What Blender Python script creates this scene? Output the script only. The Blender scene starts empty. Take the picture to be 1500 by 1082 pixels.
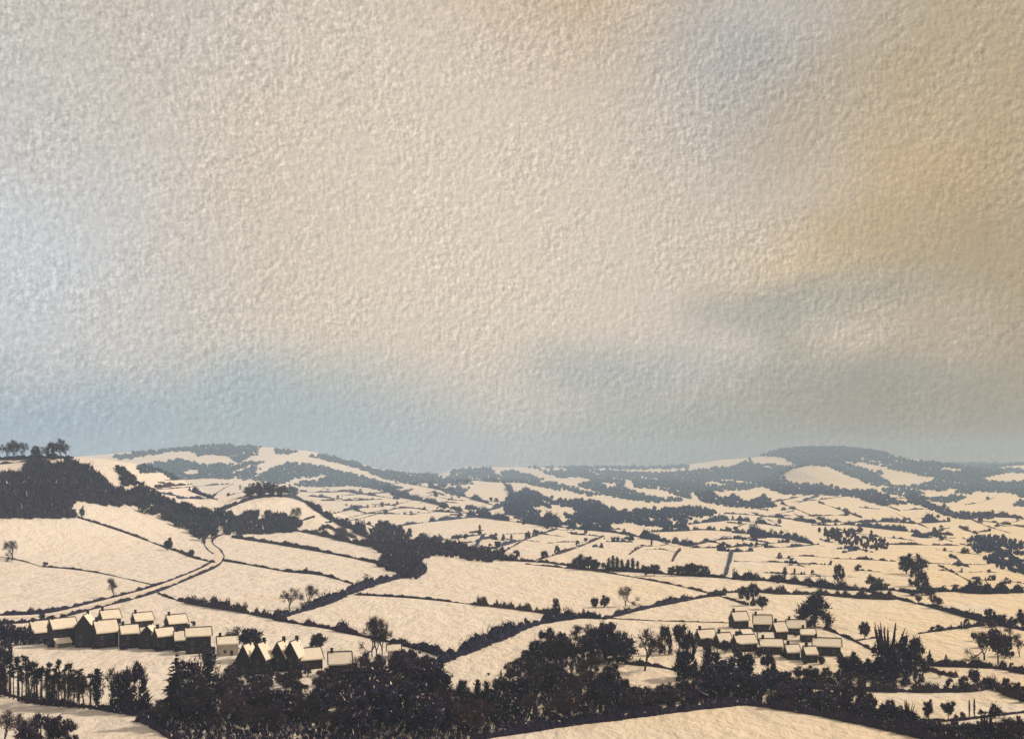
import bpy, math
import numpy as np
from mathutils import Vector

S = bpy.context.scene
COL = S.collection
F, HZ, CX, HC = 1608.0, 690.0, 750.0, 75.0      # lens (photo pixels), horizon row, centre column, eye height (m)

# ------------------------------------------------------------------ camera
cam = bpy.data.cameras.new('camera')
cam.sensor_width = 36.0
cam.lens = 36.0 * F / 1500.0
cam.shift_y = (HZ - 541.0) / 1500.0
cam.clip_start, cam.clip_end = 1.0, 40000.0
camo = bpy.data.objects.new('camera', cam); COL.objects.link(camo)
camo.location = (0, 0, HC); camo.rotation_euler = (math.radians(90), 0, 0)
S.camera = camo

# ------------------------------------------------------------------ exposure, sun, sky
S.view_settings.view_transform = 'Standard'; S.view_settings.look = 'None'
S.view_settings.exposure = 0.0; S.view_settings.gamma = 1.0; S.view_settings.use_curve_mapping = False
S.cycles.max_bounces = 6; S.cycles.diffuse_bounces = 2; S.cycles.volume_bounces = 1
SUN_AZ, SUN_EL = math.radians(68), math.radians(42)       # clockwise from +Y (view direction)
sdir = Vector((math.sin(SUN_AZ)*math.cos(SUN_EL), math.cos(SUN_AZ)*math.cos(SUN_EL), math.sin(SUN_EL)))
sl = bpy.data.lights.new('sun', 'SUN'); sl.energy = 3.45; sl.angle = math.radians(3.0); sl.color = (1.0, 0.84, 0.64)
so = bpy.data.objects.new('sun', sl); COL.objects.link(so)
so.rotation_euler = sdir.to_track_quat('Z', 'Y').to_euler(); so.location = (600, 300, 700)

class NT:
    def __init__(s, tree): s.t = tree; tree.nodes.clear()
    def n(s, typ, **kw):
        nd = s.t.nodes.new(typ)
        for k, v in kw.items(): setattr(nd, k, v)
        return nd
    def put(s, sock, v):
        if isinstance(v, bpy.types.NodeSocket): s.t.links.new(v, sock)
        elif v is not None: sock.default_value = v
    def math(s, op, a, b=0.0, c=0.0, clamp=False):
        nd = s.n('ShaderNodeMath', operation=op, use_clamp=clamp)
        for i, v in enumerate((a, b, c)): s.put(nd.inputs[i], v)
        return nd.outputs[0]
    def vmath(s, op, a, b=None, out=0):
        nd = s.n('ShaderNodeVectorMath', operation=op)
        s.put(nd.inputs[0], a)
        if b is not None: s.put(nd.inputs[1], b)
        return nd.outputs[out]
    def mix(s, f, a, b, blend='MIX'):
        nd = s.n('ShaderNodeMix', data_type='RGBA', blend_type=blend)
        s.put(nd.inputs[0], f); s.put(nd.inputs[6], a); s.put(nd.inputs[7], b)
        return nd.outputs[2]
    def noise(s, vec, scale, detail=2.0, rough=0.5, dist=0.0):
        nd = s.n('ShaderNodeTexNoise')
        s.put(nd.inputs['Vector'], vec); nd.inputs['Scale'].default_value = scale
        nd.inputs['Detail'].default_value = detail; nd.inputs['Roughness'].default_value = rough
        nd.inputs['Distortion'].default_value = dist
        return nd.outputs[0]
    def rng(s, v, a, b, c=0.0, d=1.0, smooth=True):
        nd = s.n('ShaderNodeMapRange', interpolation_type='SMOOTHSTEP' if smooth else 'LINEAR')
        s.put(nd.inputs[0], v)
        for i, q in enumerate((a, b, c, d)): nd.inputs[i+1].default_value = q
        return nd.outputs[0]

def srgb(r, g, b):
    f = lambda c: (c/255/12.92) if c/255 <= 0.04045 else ((c/255+0.055)/1.055)**2.4
    return (f(r), f(g), f(b), 1.0)

def sky_dir(px, py):
    return Vector(((px-CX)/F, 1.0, (HZ-py)/F)).normalized()

W = bpy.data.worlds.new('World'); S.world = W; W.use_nodes = True
w = NT(W.node_tree)
tc = w.n('ShaderNodeTexCoord').outputs['Generated']
nish = w.n('ShaderNodeTexSky', sky_type='NISHITA', sun_disc=False, sun_elevation=SUN_EL, sun_rotation=SUN_AZ)
bgA = w.n('ShaderNodeBackground'); w.put(bgA.inputs[0], nish.outputs[0]); bgA.inputs[1].default_value = 0.07
# cloud deck: broad soft washes of colour over an even warm grey, then side-lit paper grain painted over it
warp = w.noise(tc, 5.0, 3.0, 0.55)
warp2 = w.noise(w.vmath('ADD', tc, (3.1, 7.7, 1.3)), 14.0, 3.0, 0.6)
def patch(col, acc, px, py, rad_px, amount, squash=1.0):
    d = sky_dir(px, py)
    delta = w.vmath('SUBTRACT', tc, tuple(d))
    delta = w.vmath('MULTIPLY', delta, (1.0, 1.0, squash))
    dist = w.vmath('LENGTH', delta, out=1)
    dist = w.math('ADD', dist, w.math('MULTIPLY', w.math('SUBTRACT', warp, 0.5), 0.30))
    dist = w.math('ADD', dist, w.math('MULTIPLY', w.math('SUBTRACT', warp2, 0.5), 0.07))
    f = w.rng(dist, rad_px/F, 0.0, 0.0, amount)
    return w.mix(f, acc, col)
sky = w.mix(w.rng(warp, 0.3, 0.7), srgb(199, 184, 164), srgb(210, 195, 178))
SKY_PATCHES = [   # colour, px, py, radius px, amount, squash
    (srgb(204, 207, 210), 20, 330, 400, 0.95, 0.7),
    (srgb(196, 186, 170), 110, 110, 300, 0.5, 1.3),
    (srgb(190, 188, 184), 420, 50, 240, 0.6, 1.8),
    (srgb(190, 160, 120), 840, 0, 300, 0.85, 1.6),
    (srgb(172, 170, 166), 1090, 80, 300, 0.9, 1.2),
    (srgb(172, 157, 130), 1500, 60, 420, 0.85, 1.0),
    (srgb(222, 205, 184), 620, 260, 560, 0.9, 1.0),
    (srgb(226, 208, 184), 720, 440, 420, 0.65, 1.8),
    (srgb(198, 172, 132), 1430, 260, 420, 0.65, 1.2),
    (srgb(212, 178, 128), 1370, 260, 190, 0.45, 1.6),
    (srgb(214, 186, 142), 1180, 390, 260, 0.55, 3.0),
    (srgb(168, 145, 108), 1540, 480, 400, 0.9, 0.9),
    (srgb(158, 156, 144), 1120, 455, 220, 0.65, 3.6),
    (srgb(156, 154, 140), 1260, 425, 180, 0.5, 4.0),
    (srgb(160, 166, 164), 900, 545, 300, 0.75, 3.6),
    (srgb(146, 154, 150), 1300, 560, 260, 0.6, 4.2),
    (srgb(156, 174, 190), 60, 625, 440, 1.0, 3.2),
    (srgb(142, 165, 188), 20, 690, 340, 0.9, 3.2),
    (srgb(166, 178, 180), 480, 640, 560, 0.95, 3.6),
    (srgb(156, 157, 144), 1050, 660, 480, 0.95, 3.4),
    (srgb(146, 132, 104), 1420, 640, 460, 1.0, 2.4),
]
for c, px, py, r, a, q in SKY_PATCHES: sky = patch(c, sky, px, py, r, a, q)
# paper grain, lit and shaded relief painted into the sky colour: difference of a noise field with itself a little to one side
grain_axes = w.n('ShaderNodeCombineXYZ')
w.put(grain_axes.inputs[0], w.math('MULTIPLY', w.vmath('DOT_PRODUCT', tc, (.80, 0, -.60), out=1), .62))
w.put(grain_axes.inputs[1], w.n('ShaderNodeSeparateXYZ').outputs[1])
w.put(grain_axes.inputs[2], w.vmath('DOT_PRODUCT', tc, (.60, 0, .80), out=1))
for nd in W.node_tree.nodes:
    if nd.bl_idname == 'ShaderNodeSeparateXYZ': w.put(nd.inputs[0], tc)
def emboss(scale, detail, rough, off, k, stretch=(1, 1, 1), src=None):
    p = w.vmath('MULTIPLY', src or tc, stretch)
    a = w.noise(p, scale, detail, rough)
    b = w.noise(w.vmath('ADD', p, off), scale, detail, rough)
    return w.math('MULTIPLY', w.math('SUBTRACT', a, b), k)
g = emboss(200.0, 4.0, 0.60, (0.0017, 0, -0.0012), 1.5)
g = w.math('ADD', g, emboss(150.0, 3.0, 0.55, (-0.0004, 0, 0.0018), -0.55, src=grain_axes.outputs[0]))
g = w.math('ADD', g, emboss(80.0, 2.0, 0.5, (0.003, 0, -0.0024), 0.3))
g = w.math('ADD', g, emboss(300.0, 2.0, 0.5, (0.0013, 0, 0.0), 0.45, (1, 1, 0.2)))
g = w.math('MULTIPLY', g, w.rng(warp2, 0.25, 0.7, 0.45, 1.0))
g = w.math('ADD', w.math('ADD', g, w.math('MULTIPLY', w.math('MULTIPLY', g, g), 0.4)), 1.0)
gc = w.n('ShaderNodeCombineColor'); [w.put(gc.inputs[i], g) for i in range(3)]
sky = w.mix(1.0, sky, gc.outputs[0], 'MULTIPLY')
bgB = w.n('ShaderNodeBackground'); w.put(bgB.inputs[0], sky); bgB.inputs[1].default_value = 1.05
mx = w.n('ShaderNodeMixShader'); mx.inputs[0].default_value = 0.93
w.t.links.new(bgA.outputs[0], mx.inputs[1]); w.t.links.new(bgB.outputs[0], mx.inputs[2])
wo = w.n('ShaderNodeOutputWorld'); w.t.links.new(mx.outputs[0], wo.inputs[0])
W.cycles.sampling_method = 'MANUAL'; W.cycles.sample_map_resolution = 256

# ------------------------------------------------------------------ helpers
R0 = np.random.RandomState(11)

def tag(o, label=None, cat=None, group=None, kind=None):
    if label: o['label'] = label
    if cat: o['category'] = cat
    if group: o['group'] = group
    if kind: o['kind'] = kind
    return o

def make_mesh(name, V, T, mats=(), M=None, smooth=False):
    V = np.asarray(V, dtype=np.float32); T = np.asarray(T, dtype=np.int32)
    me = bpy.data.meshes.new(name)
    me.vertices.add(len(V)); me.vertices.foreach_set('co', V.ravel())
    k = T.shape[1]
    me.loops.add(len(T)*k); me.loops.foreach_set('vertex_index', T.ravel())
    me.polygons.add(len(T))
    me.polygons.foreach_set('loop_start', np.arange(0, len(T)*k, k, dtype=np.int32))
    for m in mats: me.materials.append(m)
    if M is not None: me.polygons.foreach_set('material_index', np.asarray(M, dtype=np.int32))
    me.polygons.foreach_set('use_smooth', np.full(len(T), smooth, dtype=bool))
    me.update(calc_edges=True); me.validate()
    return me

def link(name, me, parent=None, loc=None):
    o = bpy.data.objects.new(name, me); COL.objects.link(o)
    if parent is not None: o.parent = parent
    if loc is not None: o.location = loc
    return o

class Geo:
    """collects triangles with a material index"""
    def __init__(s): s.V = []; s.T = []; s.M = []; s.n = 0
    def add(s, V, T, m=0):
        V = np.asarray(V, float).reshape(-1, 3); T = np.asarray(T, int).reshape(-1, 3)
        s.V.append(V); s.T.append(T+s.n); s.n += len(V)
        s.M.append(np.full(len(T), m) if np.isscalar(m) else np.asarray(m))
    def mesh(s, name, mats, smooth=False):
        return make_mesh(name, np.concatenate(s.V), np.concatenate(s.T), mats, np.concatenate(s.M), smooth)
    def box(s, x0, x1, y0, y1, z0, z1, m=0):
        V = [(x, y, z) for z in (z0, z1) for y in (y0, y1) for x in (x0, x1)]
        Q = [(0,2,3,1),(4,5,7,6),(0,1,5,4),(2,6,7,3),(0,4,6,2),(1,3,7,5)]
        s.add(V, [t for a,b,c,d in Q for t in ((a,b,c),(a,c,d))], m)
    def tube(s, p0, p1, r0, r1, m=0, k=4):
        p0 = np.asarray(p0, float); p1 = np.asarray(p1, float)
        d = p1-p0; L = np.linalg.norm(d)
        if L < 1e-9: return
        d /= L
        a = np.cross(d, (0, 0, 1) if abs(d[2]) < .9 else (1, 0, 0)); a /= np.linalg.norm(a); b = np.cross(d, a)
        an = np.arange(k)*2*math.pi/k
        ring = np.cos(an)[:, None]*a + np.sin(an)[:, None]*b
        V = np.concatenate([p0+ring*r0, p1+ring*r1])
        T = []
        for i in range(k):
            j = (i+1) % k; T += [(i, j, k+j), (i, k+j, k+i)]
        s.add(V, T, m)
    def blobs(s, C, R, rng, m=0):
        """lumpy low-poly clumps; C centres (n,3), R radii (n,3)"""
        C = np.asarray(C, float); R = np.asarray(R, float); n = len(C)
        if n == 0: return
        base, tri = BLOB
        J = 1+rng.uniform(-.28, .28, (n, len(base), 1))
        rot = rng.uniform(0, 6.28, n); c, q = np.cos(rot), np.sin(rot)
        P = base[None]*J
        P = np.stack([P[..., 0]*c[:, None]-P[..., 1]*q[:, None], P[..., 0]*q[:, None]+P[..., 1]*c[:, None], P[..., 2]], -1)
        V = (P*R[:, None, :]+C[:, None, :]).reshape(-1, 3)
        T = (tri[None]+(np.arange(n)*len(base))[:, None, None]).reshape(-1, 3)
        s.add(V, T, m)
    def tufts(s, C, size, rng, snow=0.0, D=None, slim=0.6, m=0, m_snow=1):
        """leaf- or twig-sized triangles; D optional main directions"""
        C = np.asarray(C, float); n = len(C)
        if n == 0: return
        size = np.broadcast_to(np.asarray(size, float), (n,))[:, None]
        d = rng.normal(size=(n, 3)) if D is None else np.asarray(D, float)+rng.normal(size=(n, 3))*.35
        d /= np.linalg.norm(d, axis=1, keepdims=True)+1e-9
        e = np.cross(d, rng.normal(size=(n, 3))); e /= np.linalg.norm(e, axis=1, keepdims=True)+1e-9
        a = C-d*size*.5-e*size*slim*.5; b = C-d*size*.5+e*size*slim*.5; t = C+d*size*rng.uniform(.5, 1.0, (n, 1))
        V = np.stack([a, b, t], 1).reshape(-1, 3)
        T = np.arange(3*n).reshape(n, 3)
        s.add(V, T, np.where(rng.rand(n) < snow, m_snow, m))

def _blob():
    V = [(1,0,0),(-1,0,0),(0,1,0),(0,-1,0),(0,0,1),(0,0,-1)]
    T = [(0,2,4),(2,1,4),(1,3,4),(3,0,4),(2,0,5),(1,2,5),(3,1,5),(0,3,5)]
    V = [np.array(v, float) for v in V]; mid = {}; T2 = []
    def md(a, b):
        k = (min(a, b), max(a, b))
        if k not in mid:
            p = V[a]+V[b]; V.append(p/np.linalg.norm(p)); mid[k] = len(V)-1
        return mid[k]
    for a, b, c in T:
        x, y, z = md(a, b), md(b, c), md(c, a); T2 += [(a,x,z),(x,b,y),(z,y,c),(x,y,z)]
    return np.array(V), np.array(T2)
BLOB = _blob()

# ------------------------------------------------------------------ terrain
def crest(pts, Y):
    p = np.array(pts, float)
    return (p[:, 0]-CX)/F*Y, HC-(p[:, 1]-HZ)/F*Y
def sstep(t): t = np.clip(t, 0, 1); return t*t*(3-2*t)
RIDGES = [   # crest (photo outline), crest distance, foot distance, back slope length, shape exponent
    ([(-900,690),(-300,680),(0,676),(120,668),(170,664),(230,658),(300,652),(360,653),(400,655),(450,660),(500,672),(560,689),(640,699),(720,712),(820,720)], 4600, 2300, 1500, 1.1),
    ([(300,702),(480,699),(545,690),(640,694),(655,693),(665,686),(700,683),(740,684),(790,684),(900,685),(960,684),(1020,679),(1060,673),(1100,670),(1200,672),(1400,680),(1900,690)], 6600, 3600, 1500, 1.1),
    ([(820,716),(900,708),(1000,690),(1100,672),(1150,660),(1190,657),(1240,658),(1290,669),(1340,680),(1400,685),(1500,681),(1700,676),(2400,680)], 5400, 2900, 1300, 1.1),
    ([(1060,730),(1125,706),(1142,698),(1160,686),(1190,679),(1215,682),(1255,697),(1300,712),(1380,730)], 3900, 3100, 500, 1.0),
]
LC = crest([(-900,650),(-300,660),(-100,668),(0,671),(60,669),(110,669),(150,674),(170,680),(200,703),(230,726),(265,748),(300,768),(345,786),(400,797),(900,797)], 1150)
def vnoise(x, y, seed):
    r = np.random.RandomState(seed); z = 0
    for i in range(7):
        a = r.uniform(0, 6.28); ph = r.uniform(0, 6.28); k = r.uniform(.6, 1.7)
        z = z+np.sin((x*math.cos(a)+y*math.sin(a))*k+ph)
    return z/7
def terrain(x, y):
    z = 0.014*np.clip(y-1250, 0, 2600)+0*x
    z = z+vnoise(x/70, y/70, 3)*0.9*sstep((y-250)/400)*(1+sstep((y-1200)/1500)*2.0)
    # home hill the viewer stands on
    z = z+73.2*np.clip(1-np.sqrt((x*.55)**2+np.clip(y, 0, None)**2)/275, 0, 1)**2.1
    # hill with the wood
    A = np.interp(x, LC[0], LC[1])
    t = np.clip((y-560)/590, 0, 1); up = 0.75*t**1.5+0.25*sstep(t); dn = 1-sstep((y-1190)/620)
    z = np.maximum(z, z*.3+A*up*dn)
    # knoll with the clump
    kx, ky = (398-CX)/F*1300, 1300
    dx = (x-kx); sx = np.where(dx < 0, 62, 84)
    z = z+42*np.exp(-(dx/sx)**2-np.where(y < ky, ((y-ky)/150)**2, ((y-ky)/210)**2))
    for pts, Y1, Y0, B, ex in RIDGES:
        cx, cz = crest(pts, Y1)
        c = np.interp(x, cx, cz)
        t = np.clip((y-Y0)/(Y1-Y0), 0, 1)
        h = c*(0.55*t**ex+0.45*sstep(t))*(1-sstep((y-Y1-60)/B))
        h = h+vnoise(x/210, y/210, 17)*9*sstep((y-Y0)/600)*(1-sstep((y-Y1+500)/600))
        k = 5.0
        z = k*np.logaddexp(z/k, h/k)-k*0.02
    return z
sg = np.linspace(-4.25, 4.25, 560)
GX = 300*np.sinh(sg)/1.0
GY = np.concatenate([np.linspace(-900, 90, 40), 100*np.exp(np.arange(0, 640)*0.0073)])
GZ = terrain(GX[None, :]+0*GY[:, None], GY[:, None]+0*GX[None, :])
def ground(x, y):
    x = np.asarray(x, float); y = np.asarray(y, float)
    i = np.clip(np.searchsorted(GX, x)-1, 0, len(GX)-2); j = np.clip(np.searchsorted(GY, y)-1, 0, len(GY)-2)
    u = (x-GX[i])/(GX[i+1]-GX[i]); v = (y-GY[j])/(GY[j+1]-GY[j])
    return GZ[j, i]*(1-u)*(1-v)+GZ[j, i+1]*u*(1-v)+GZ[j+1, i]*(1-u)*v+GZ[j+1, i+1]*u*v
YS = 240*np.exp(np.linspace(0, math.log(7000/240), 1500))
def hit(P):
    """photo pixels -> points on the ground they show"""
    P = np.asarray(P, float).reshape(-1, 2); out = np.zeros((len(P), 3))
    for a in range(0, len(P), 800):
        p = P[a:a+800]; sx = ((p[:, 0]-CX)/F)[:, None]; sz = ((p[:, 1]-HZ)/F)[:, None]
        zr = HC-sz*YS[None]; zt = ground(sx*YS[None], np.broadcast_to(YS[None], zr.shape))
        d = zr-zt; ok = d <= 0; has = ok.any(1)
        k = np.where(has, ok.argmax(1), 0); k = np.maximum(k, 1); r = np.arange(len(p))
        d0, d1 = d[r, k-1], d[r, k]; f = np.clip(d0/(d0-d1+1e-9), 0, 1)
        y = YS[k-1]+(YS[k]-YS[k-1])*f
        far = np.where(YS[None] > 700, d, 1e9)/YS[None]; y = np.where(has, y, YS[far.argmin(1)])
        x = sx[:, 0]*y
        out[a:a+800] = np.stack([x, y, ground(x, y)], 1)
    return out
def hit1(px, py): return hit([(px, py)])[0]

# ------------------------------------------------------------------ materials
def material(name):
    m = bpy.data.materials.new(name); m.use_nodes = True
    t = NT(m.node_tree)
    out = t.n('ShaderNodeOutputMaterial'); b = t.n('ShaderNodeBsdfPrincipled')
    t.t.links.new(b.outputs[0], out.inputs[0]); b.inputs['Specular IOR Level'].default_value = 0.15
    b.inputs['Roughness'].default_value = 0.9
    return m, t, b

def snow_material():
    m, t, b = material('snow_field')
    pos = t.n('ShaderNodeNewGeometry').outputs['Position']
    big = t.noise(pos, 0.0045, 4.0, 0.55)
    mid = t.noise(t.vmath('ADD', pos, (310, 40, 0)), 0.03, 6.0, 0.6)
    xs = t.n('ShaderNodeSeparateXYZ'); t.put(xs.inputs[0], pos)
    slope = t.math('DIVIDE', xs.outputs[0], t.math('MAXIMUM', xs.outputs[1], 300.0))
    warm_side = t.math('ADD', t.math('MULTIPLY', slope, 0.9), t.math('MULTIPLY', t.math('SUBTRACT', big, 0.5), 0.9))  # warm light toward the right, painted into the snow colour and broken by noise
    warm_side = t.rng(warm_side, -0.25, 0.6)
    c = t.mix(warm_side, (0.80, 0.725, 0.655, 1), (0.815, 0.67, 0.465, 1))
    c = t.mix(t.rng(mid, 0.50, 0.74, 0.0, 0.8), c, (0.75, 0.64, 0.53, 1))
    c = t.mix(t.rng(t.noise(t.vmath('ADD', pos, (70, 900, 0)), 0.012, 5.0, 0.6), 0.52, 0.72, 0.0, 0.6), c, (0.76, 0.73, 0.70, 1))
    fine = t.noise(pos, 0.35, 9.0, 0.62)
    c = t.mix(t.rng(fine, 0.56, 0.72, 0.0, 0.28), c, (0.62, 0.50, 0.37, 1))
    t.put(b.inputs['Base Color'], c); b.inputs['Roughness'].default_value = 0.8
    # wind-crusted surface: relief at every scale from drifts to crust
    stretch = t.vmath('MULTIPLY', t.vmath('ADD', pos, t.vmath('MULTIPLY', (9.0, 9.0, 0.0), t.noise(pos, 0.02, 2.0))), (1.0, 0.6, 1.0))
    hgt = t.math('ADD', t.math('MULTIPLY', t.noise(stretch, 0.30, 7.0, 0.66), 4.6), t.math('MULTIPLY', t.noise(stretch, 0.09, 3.0, 0.55), 8.0))
    bp = t.n('ShaderNodeBump'); bp.inputs['Strength'].default_value = 0.7; bp.inputs['Distance'].default_value = 1.0
    t.put(bp.inputs['Height'], hgt); t.put(b.inputs['Normal'], bp.outputs[0])
    return m

def plant_material(name, a, b_, amt=0.5):
    m, t, b = material(name)
    oi = t.n('ShaderNodeObjectInfo'); pos = t.n('ShaderNodeNewGeometry').outputs['Position']
    f = t.math('ADD', t.math('MULTIPLY', oi.outputs['Random'], amt), t.math('MULTIPLY', t.noise(pos, 0.25, 3.0, 0.6), 1-amt))
    t.put(b.inputs['Base Color'], t.mix(t.rng(f, .25, .75), a, b_))
    b.inputs['Specular IOR Level'].default_value = 0.05
    return m
def flat_material(name, a, b_, scale, rough=0.9, bump=0.0):
    m, t, b = material(name)
    co = t.n('ShaderNodeTexCoord').outputs['Object']
    n = t.noise(co, scale, 5.0, 0.6)
    t.put(b.inputs['Base Color'], t.mix(t.rng(n, .35, .65), a, b_)); b.inputs['Roughness'].default_value = rough
    if bump:
        bp = t.n('ShaderNodeBump'); bp.inputs['Strength'].default_value = .6; bp.inputs['Distance'].default_value = bump
        t.put(bp.inputs['Height'], n); t.put(b.inputs['Normal'], bp.outputs[0])
    return m

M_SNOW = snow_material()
M_FROST = flat_material('frost', (.80, .72, .62, 1), (.70, .60, .50, 1), 2.0)
M_DARK = plant_material('dark_twigs', (.036, .023, .046, 1), (.022, .021, .048, 1))
M_BROWN = plant_material('brown_twigs', (.064, .041, .052, 1), (.040, .030, .048, 1))
M_GREEN = plant_material('evergreen_needles', (.024, .024, .034, 1), (.021, .022, .038, 1))
M_BARK = plant_material('bark', (.046, .035, .044, 1), (.032, .028, .040, 1))
M_WOOD = plant_material('winter_wood', (.025, .023, .050, 1), (.040, .027, .048, 1), 0.2)
M_FARWOOD = plant_material('hazed_distant_wood', (.075, .115, .165, 1), (.105, .138, .185, 1), 0.2)  # distance haze painted into the base colour as blue-grey
M_WALL = flat_material('dark_stone', (.034, .028, .038, 1), (.024, .021, .032, 1), 1.2, .9, .05)
M_PALEWALL = flat_material('lime_render', (.50, .44, .36, 1), (.40, .35, .29, 1), .8, .9, .02)
M_ROOFSNOW = flat_material('roof_snow', (.82, .75, .65, 1), (.76, .67, .55, 1), .7, .8, .12)
M_TIMBER = flat_material('dark_timber', (.060, .042, .036, 1), (.040, .032, .030, 1), 2.0)
M_GLASS = flat_material('window_glass', (.02, .022, .026, 1), (.03, .03, .035, 1), 1.0, .15)
M_MIDWOOD = plant_material('haze_blue_wood', (.028, .042, .100, 1), (.043, .055, .108, 1), 0.2)  # blue of the hazy air painted into middle woods and far hedges
M_FRAME = flat_material('worn_frame_paint', (.22, .19, .17, 1), (.15, .13, .12, 1), 2.0)
M_LANE = flat_material('trodden_snow', (.74, .65, .55, 1), (.62, .53, .45, 1), .35, .9, .1)

# ------------------------------------------------------------------ setting: ground, lane, haze
ny, nx = GZ.shape
gv = np.stack([np.broadcast_to(GX[None], GZ.shape), np.broadcast_to(GY[:, None], GZ.shape), GZ], -1).reshape(-1, 3)
ii, jj = np.meshgrid(np.arange(nx-1), np.arange(ny-1)); a = (jj*nx+ii).ravel()
gq = np.stack([a, a+1, a+1+nx, a+nx], 1)
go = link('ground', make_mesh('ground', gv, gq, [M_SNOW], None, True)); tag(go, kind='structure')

def smooth_line(pts, step):
    """Catmull-Rom through pixel points, resampled about every `step` pixels"""
    p = np.array(pts, float)
    if len(p) < 3:
        n = max(2, int(np.linalg.norm(p[-1]-p[0])/step)); return p[0]+(p[-1]-p[0])*np.linspace(0, 1, n)[:, None]
    q = np.concatenate([[2*p[0]-p[1]], p, [2*p[-1]-p[-2]]]); out = []
    for i in range(len(p)-1):
        a, b, c, d = q[i:i+4]; n = max(2, int(np.linalg.norm(c-b)/step))
        t = np.linspace(0, 1, n, endpoint=False)[:, None]
        out.append(.5*((2*b)+(c-a)*t+(2*a-5*b+4*c-d)*t**2+(3*b-a-3*c+d)*t**3))
    return np.concatenate(out+[p[-1:]])

def perp(P):
    t = np.gradient(P[:, :2], axis=0); t /= np.linalg.norm(t, axis=1, keepdims=True)+1e-9
    return np.stack([-t[:, 1], t[:, 0], 0*t[:, 0]], 1)

LANE = [(-60,908),(0,906),(70,901),(140,885),(220,864),(285,839),(312,826),(322,816),(317,807),(308,799),(305,791),(309,785),(320,781)]
LP = hit(smooth_line(LANE, 3)); LN = perp(LP)
rows = []
for off in (-2.6, -1.6, -.9, 0, .9, 1.6, 2.6):
    q = LP+LN*off; q[:, 2] = ground(q[:, 0], q[:, 1])+.16-(.06 if abs(off) in (.9, 1.6) else 0)
    rows.append(q)
lv = np.concatenate(rows); n = len(LP)
lq = [(r*n+i, r*n+i+1, (r+1)*n+i+1, (r+1)*n+i) for r in range(6) for i in range(n-1)]
tag(link('lane', make_mesh('lane', lv, np.array(lq), [M_LANE], None, True)), kind='structure')

def haze():
    G = Geo(); G.box(-6800, 6800, -700, 7300, -14, 262)
    me = G.mesh('haze', [])
    m = bpy.data.materials.new('valley_haze'); m.use_nodes = True; t = NT(m.node_tree)
    o = t.n('ShaderNodeOutputMaterial'); v = t.n('ShaderNodeVolumePrincipled')
    v.inputs['Color'].default_value = (.52, .71, .98, 1); v.inputs['Density'].default_value = HAZE
    t.t.links.new(v.outputs[0], o.inputs['Volume']); me.materials.append(m)
    tag(link('haze', me), kind='stuff')
HAZE = 1.4e-4
haze()

# ------------------------------------------------------------------ plant makers (height 1, base at origin)
def blob_crown(G, C, R, rng, ntuft, ts, snow=0.03, up=0.0, slim=.6):
    C = np.asarray(C, float); R = np.asarray(R, float)
    if R.ndim == 1: R = np.repeat(R[:, None], 3, 1)
    G.blobs(C, R*.60, rng)
    wgt = R.prod(1)**(2/3); k = rng.choice(len(C), ntuft, p=wgt/wgt.sum())
    d = rng.normal(size=(ntuft, 3)); d /= np.linalg.norm(d, axis=1, keepdims=True)
    P = C[k]+d*R[k]*rng.uniform(.50, 1.15, (ntuft, 1))
    D = d+np.array([0, 0, up])
    G.tufts(P, ts*rng.uniform(.6, 1.4, ntuft), rng, snow, D, slim)

def k_round(rng, wid=.42, z0=.03):
    T = Geo(); T.tube((0,0,-.03), (.01,0,.32), .035, .022, k=5); T.tube((.01,0,.32), (.0,.02,.62), .022, .01)
    for i in range(4):
        a = rng.uniform(0, 6.28); T.tube((.01,0,.28+.05*i), (math.cos(a)*.2, math.sin(a)*.2, .5+.07*i), .014, .006)
    G = Geo(); n = 30
    u = rng.normal(size=(n, 3)); u /= np.linalg.norm(u, axis=1, keepdims=True); r = rng.uniform(.25, .8, (n, 1))
    zc = (1+z0)/2
    C = u*r*np.array([wid, wid, (1-z0)/2])+np.array([0, 0, zc])
    blob_crown(G, C, rng.uniform(.12, .19, n), rng, 1300, .055, .035)
    return T, G
def k_broad(rng): return k_round(rng, .55, .12)
def k_shaggy(rng):
    T = Geo(); T.tube((0,0,-.03), (.0,.01,.7), .03, .01, k=5)
    G = Geo(); n = 38
    z = rng.uniform(.06, .86, n); rad = .34*np.sin(np.clip((1.02-z)/.95, 0, 1)*math.pi*.62)+.03
    a = rng.uniform(0, 6.28, n); C = np.stack([np.cos(a)*rad*.7, np.sin(a)*rad*.7, z], 1)
    blob_crown(G, C, np.stack([rng.uniform(.09, .15, n)]*2+[rng.uniform(.10, .16, n)], 1), rng, 1500, .065, .055, up=.9, slim=.35)
    return T, G
def k_cypress(rng):
    T = Geo(); T.tube((0,0,-.03), (0,0,.5), .028, .012, k=5)
    G = Geo(); z = np.linspace(.12, .93, 12); rad = .115*np.sin(np.clip((1.03-z)/.98, 0, 1)**.7*math.pi*.86)+.015
    C = np.stack([rng.normal(0, .012, 12), rng.normal(0, .012, 12), z], 1)
    blob_crown(G, C, np.stack([rad*1.15, rad*1.15, np.full(12, .075)], 1), rng, 420, .055, .01, up=1.6, slim=.4)
    return T, G
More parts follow.
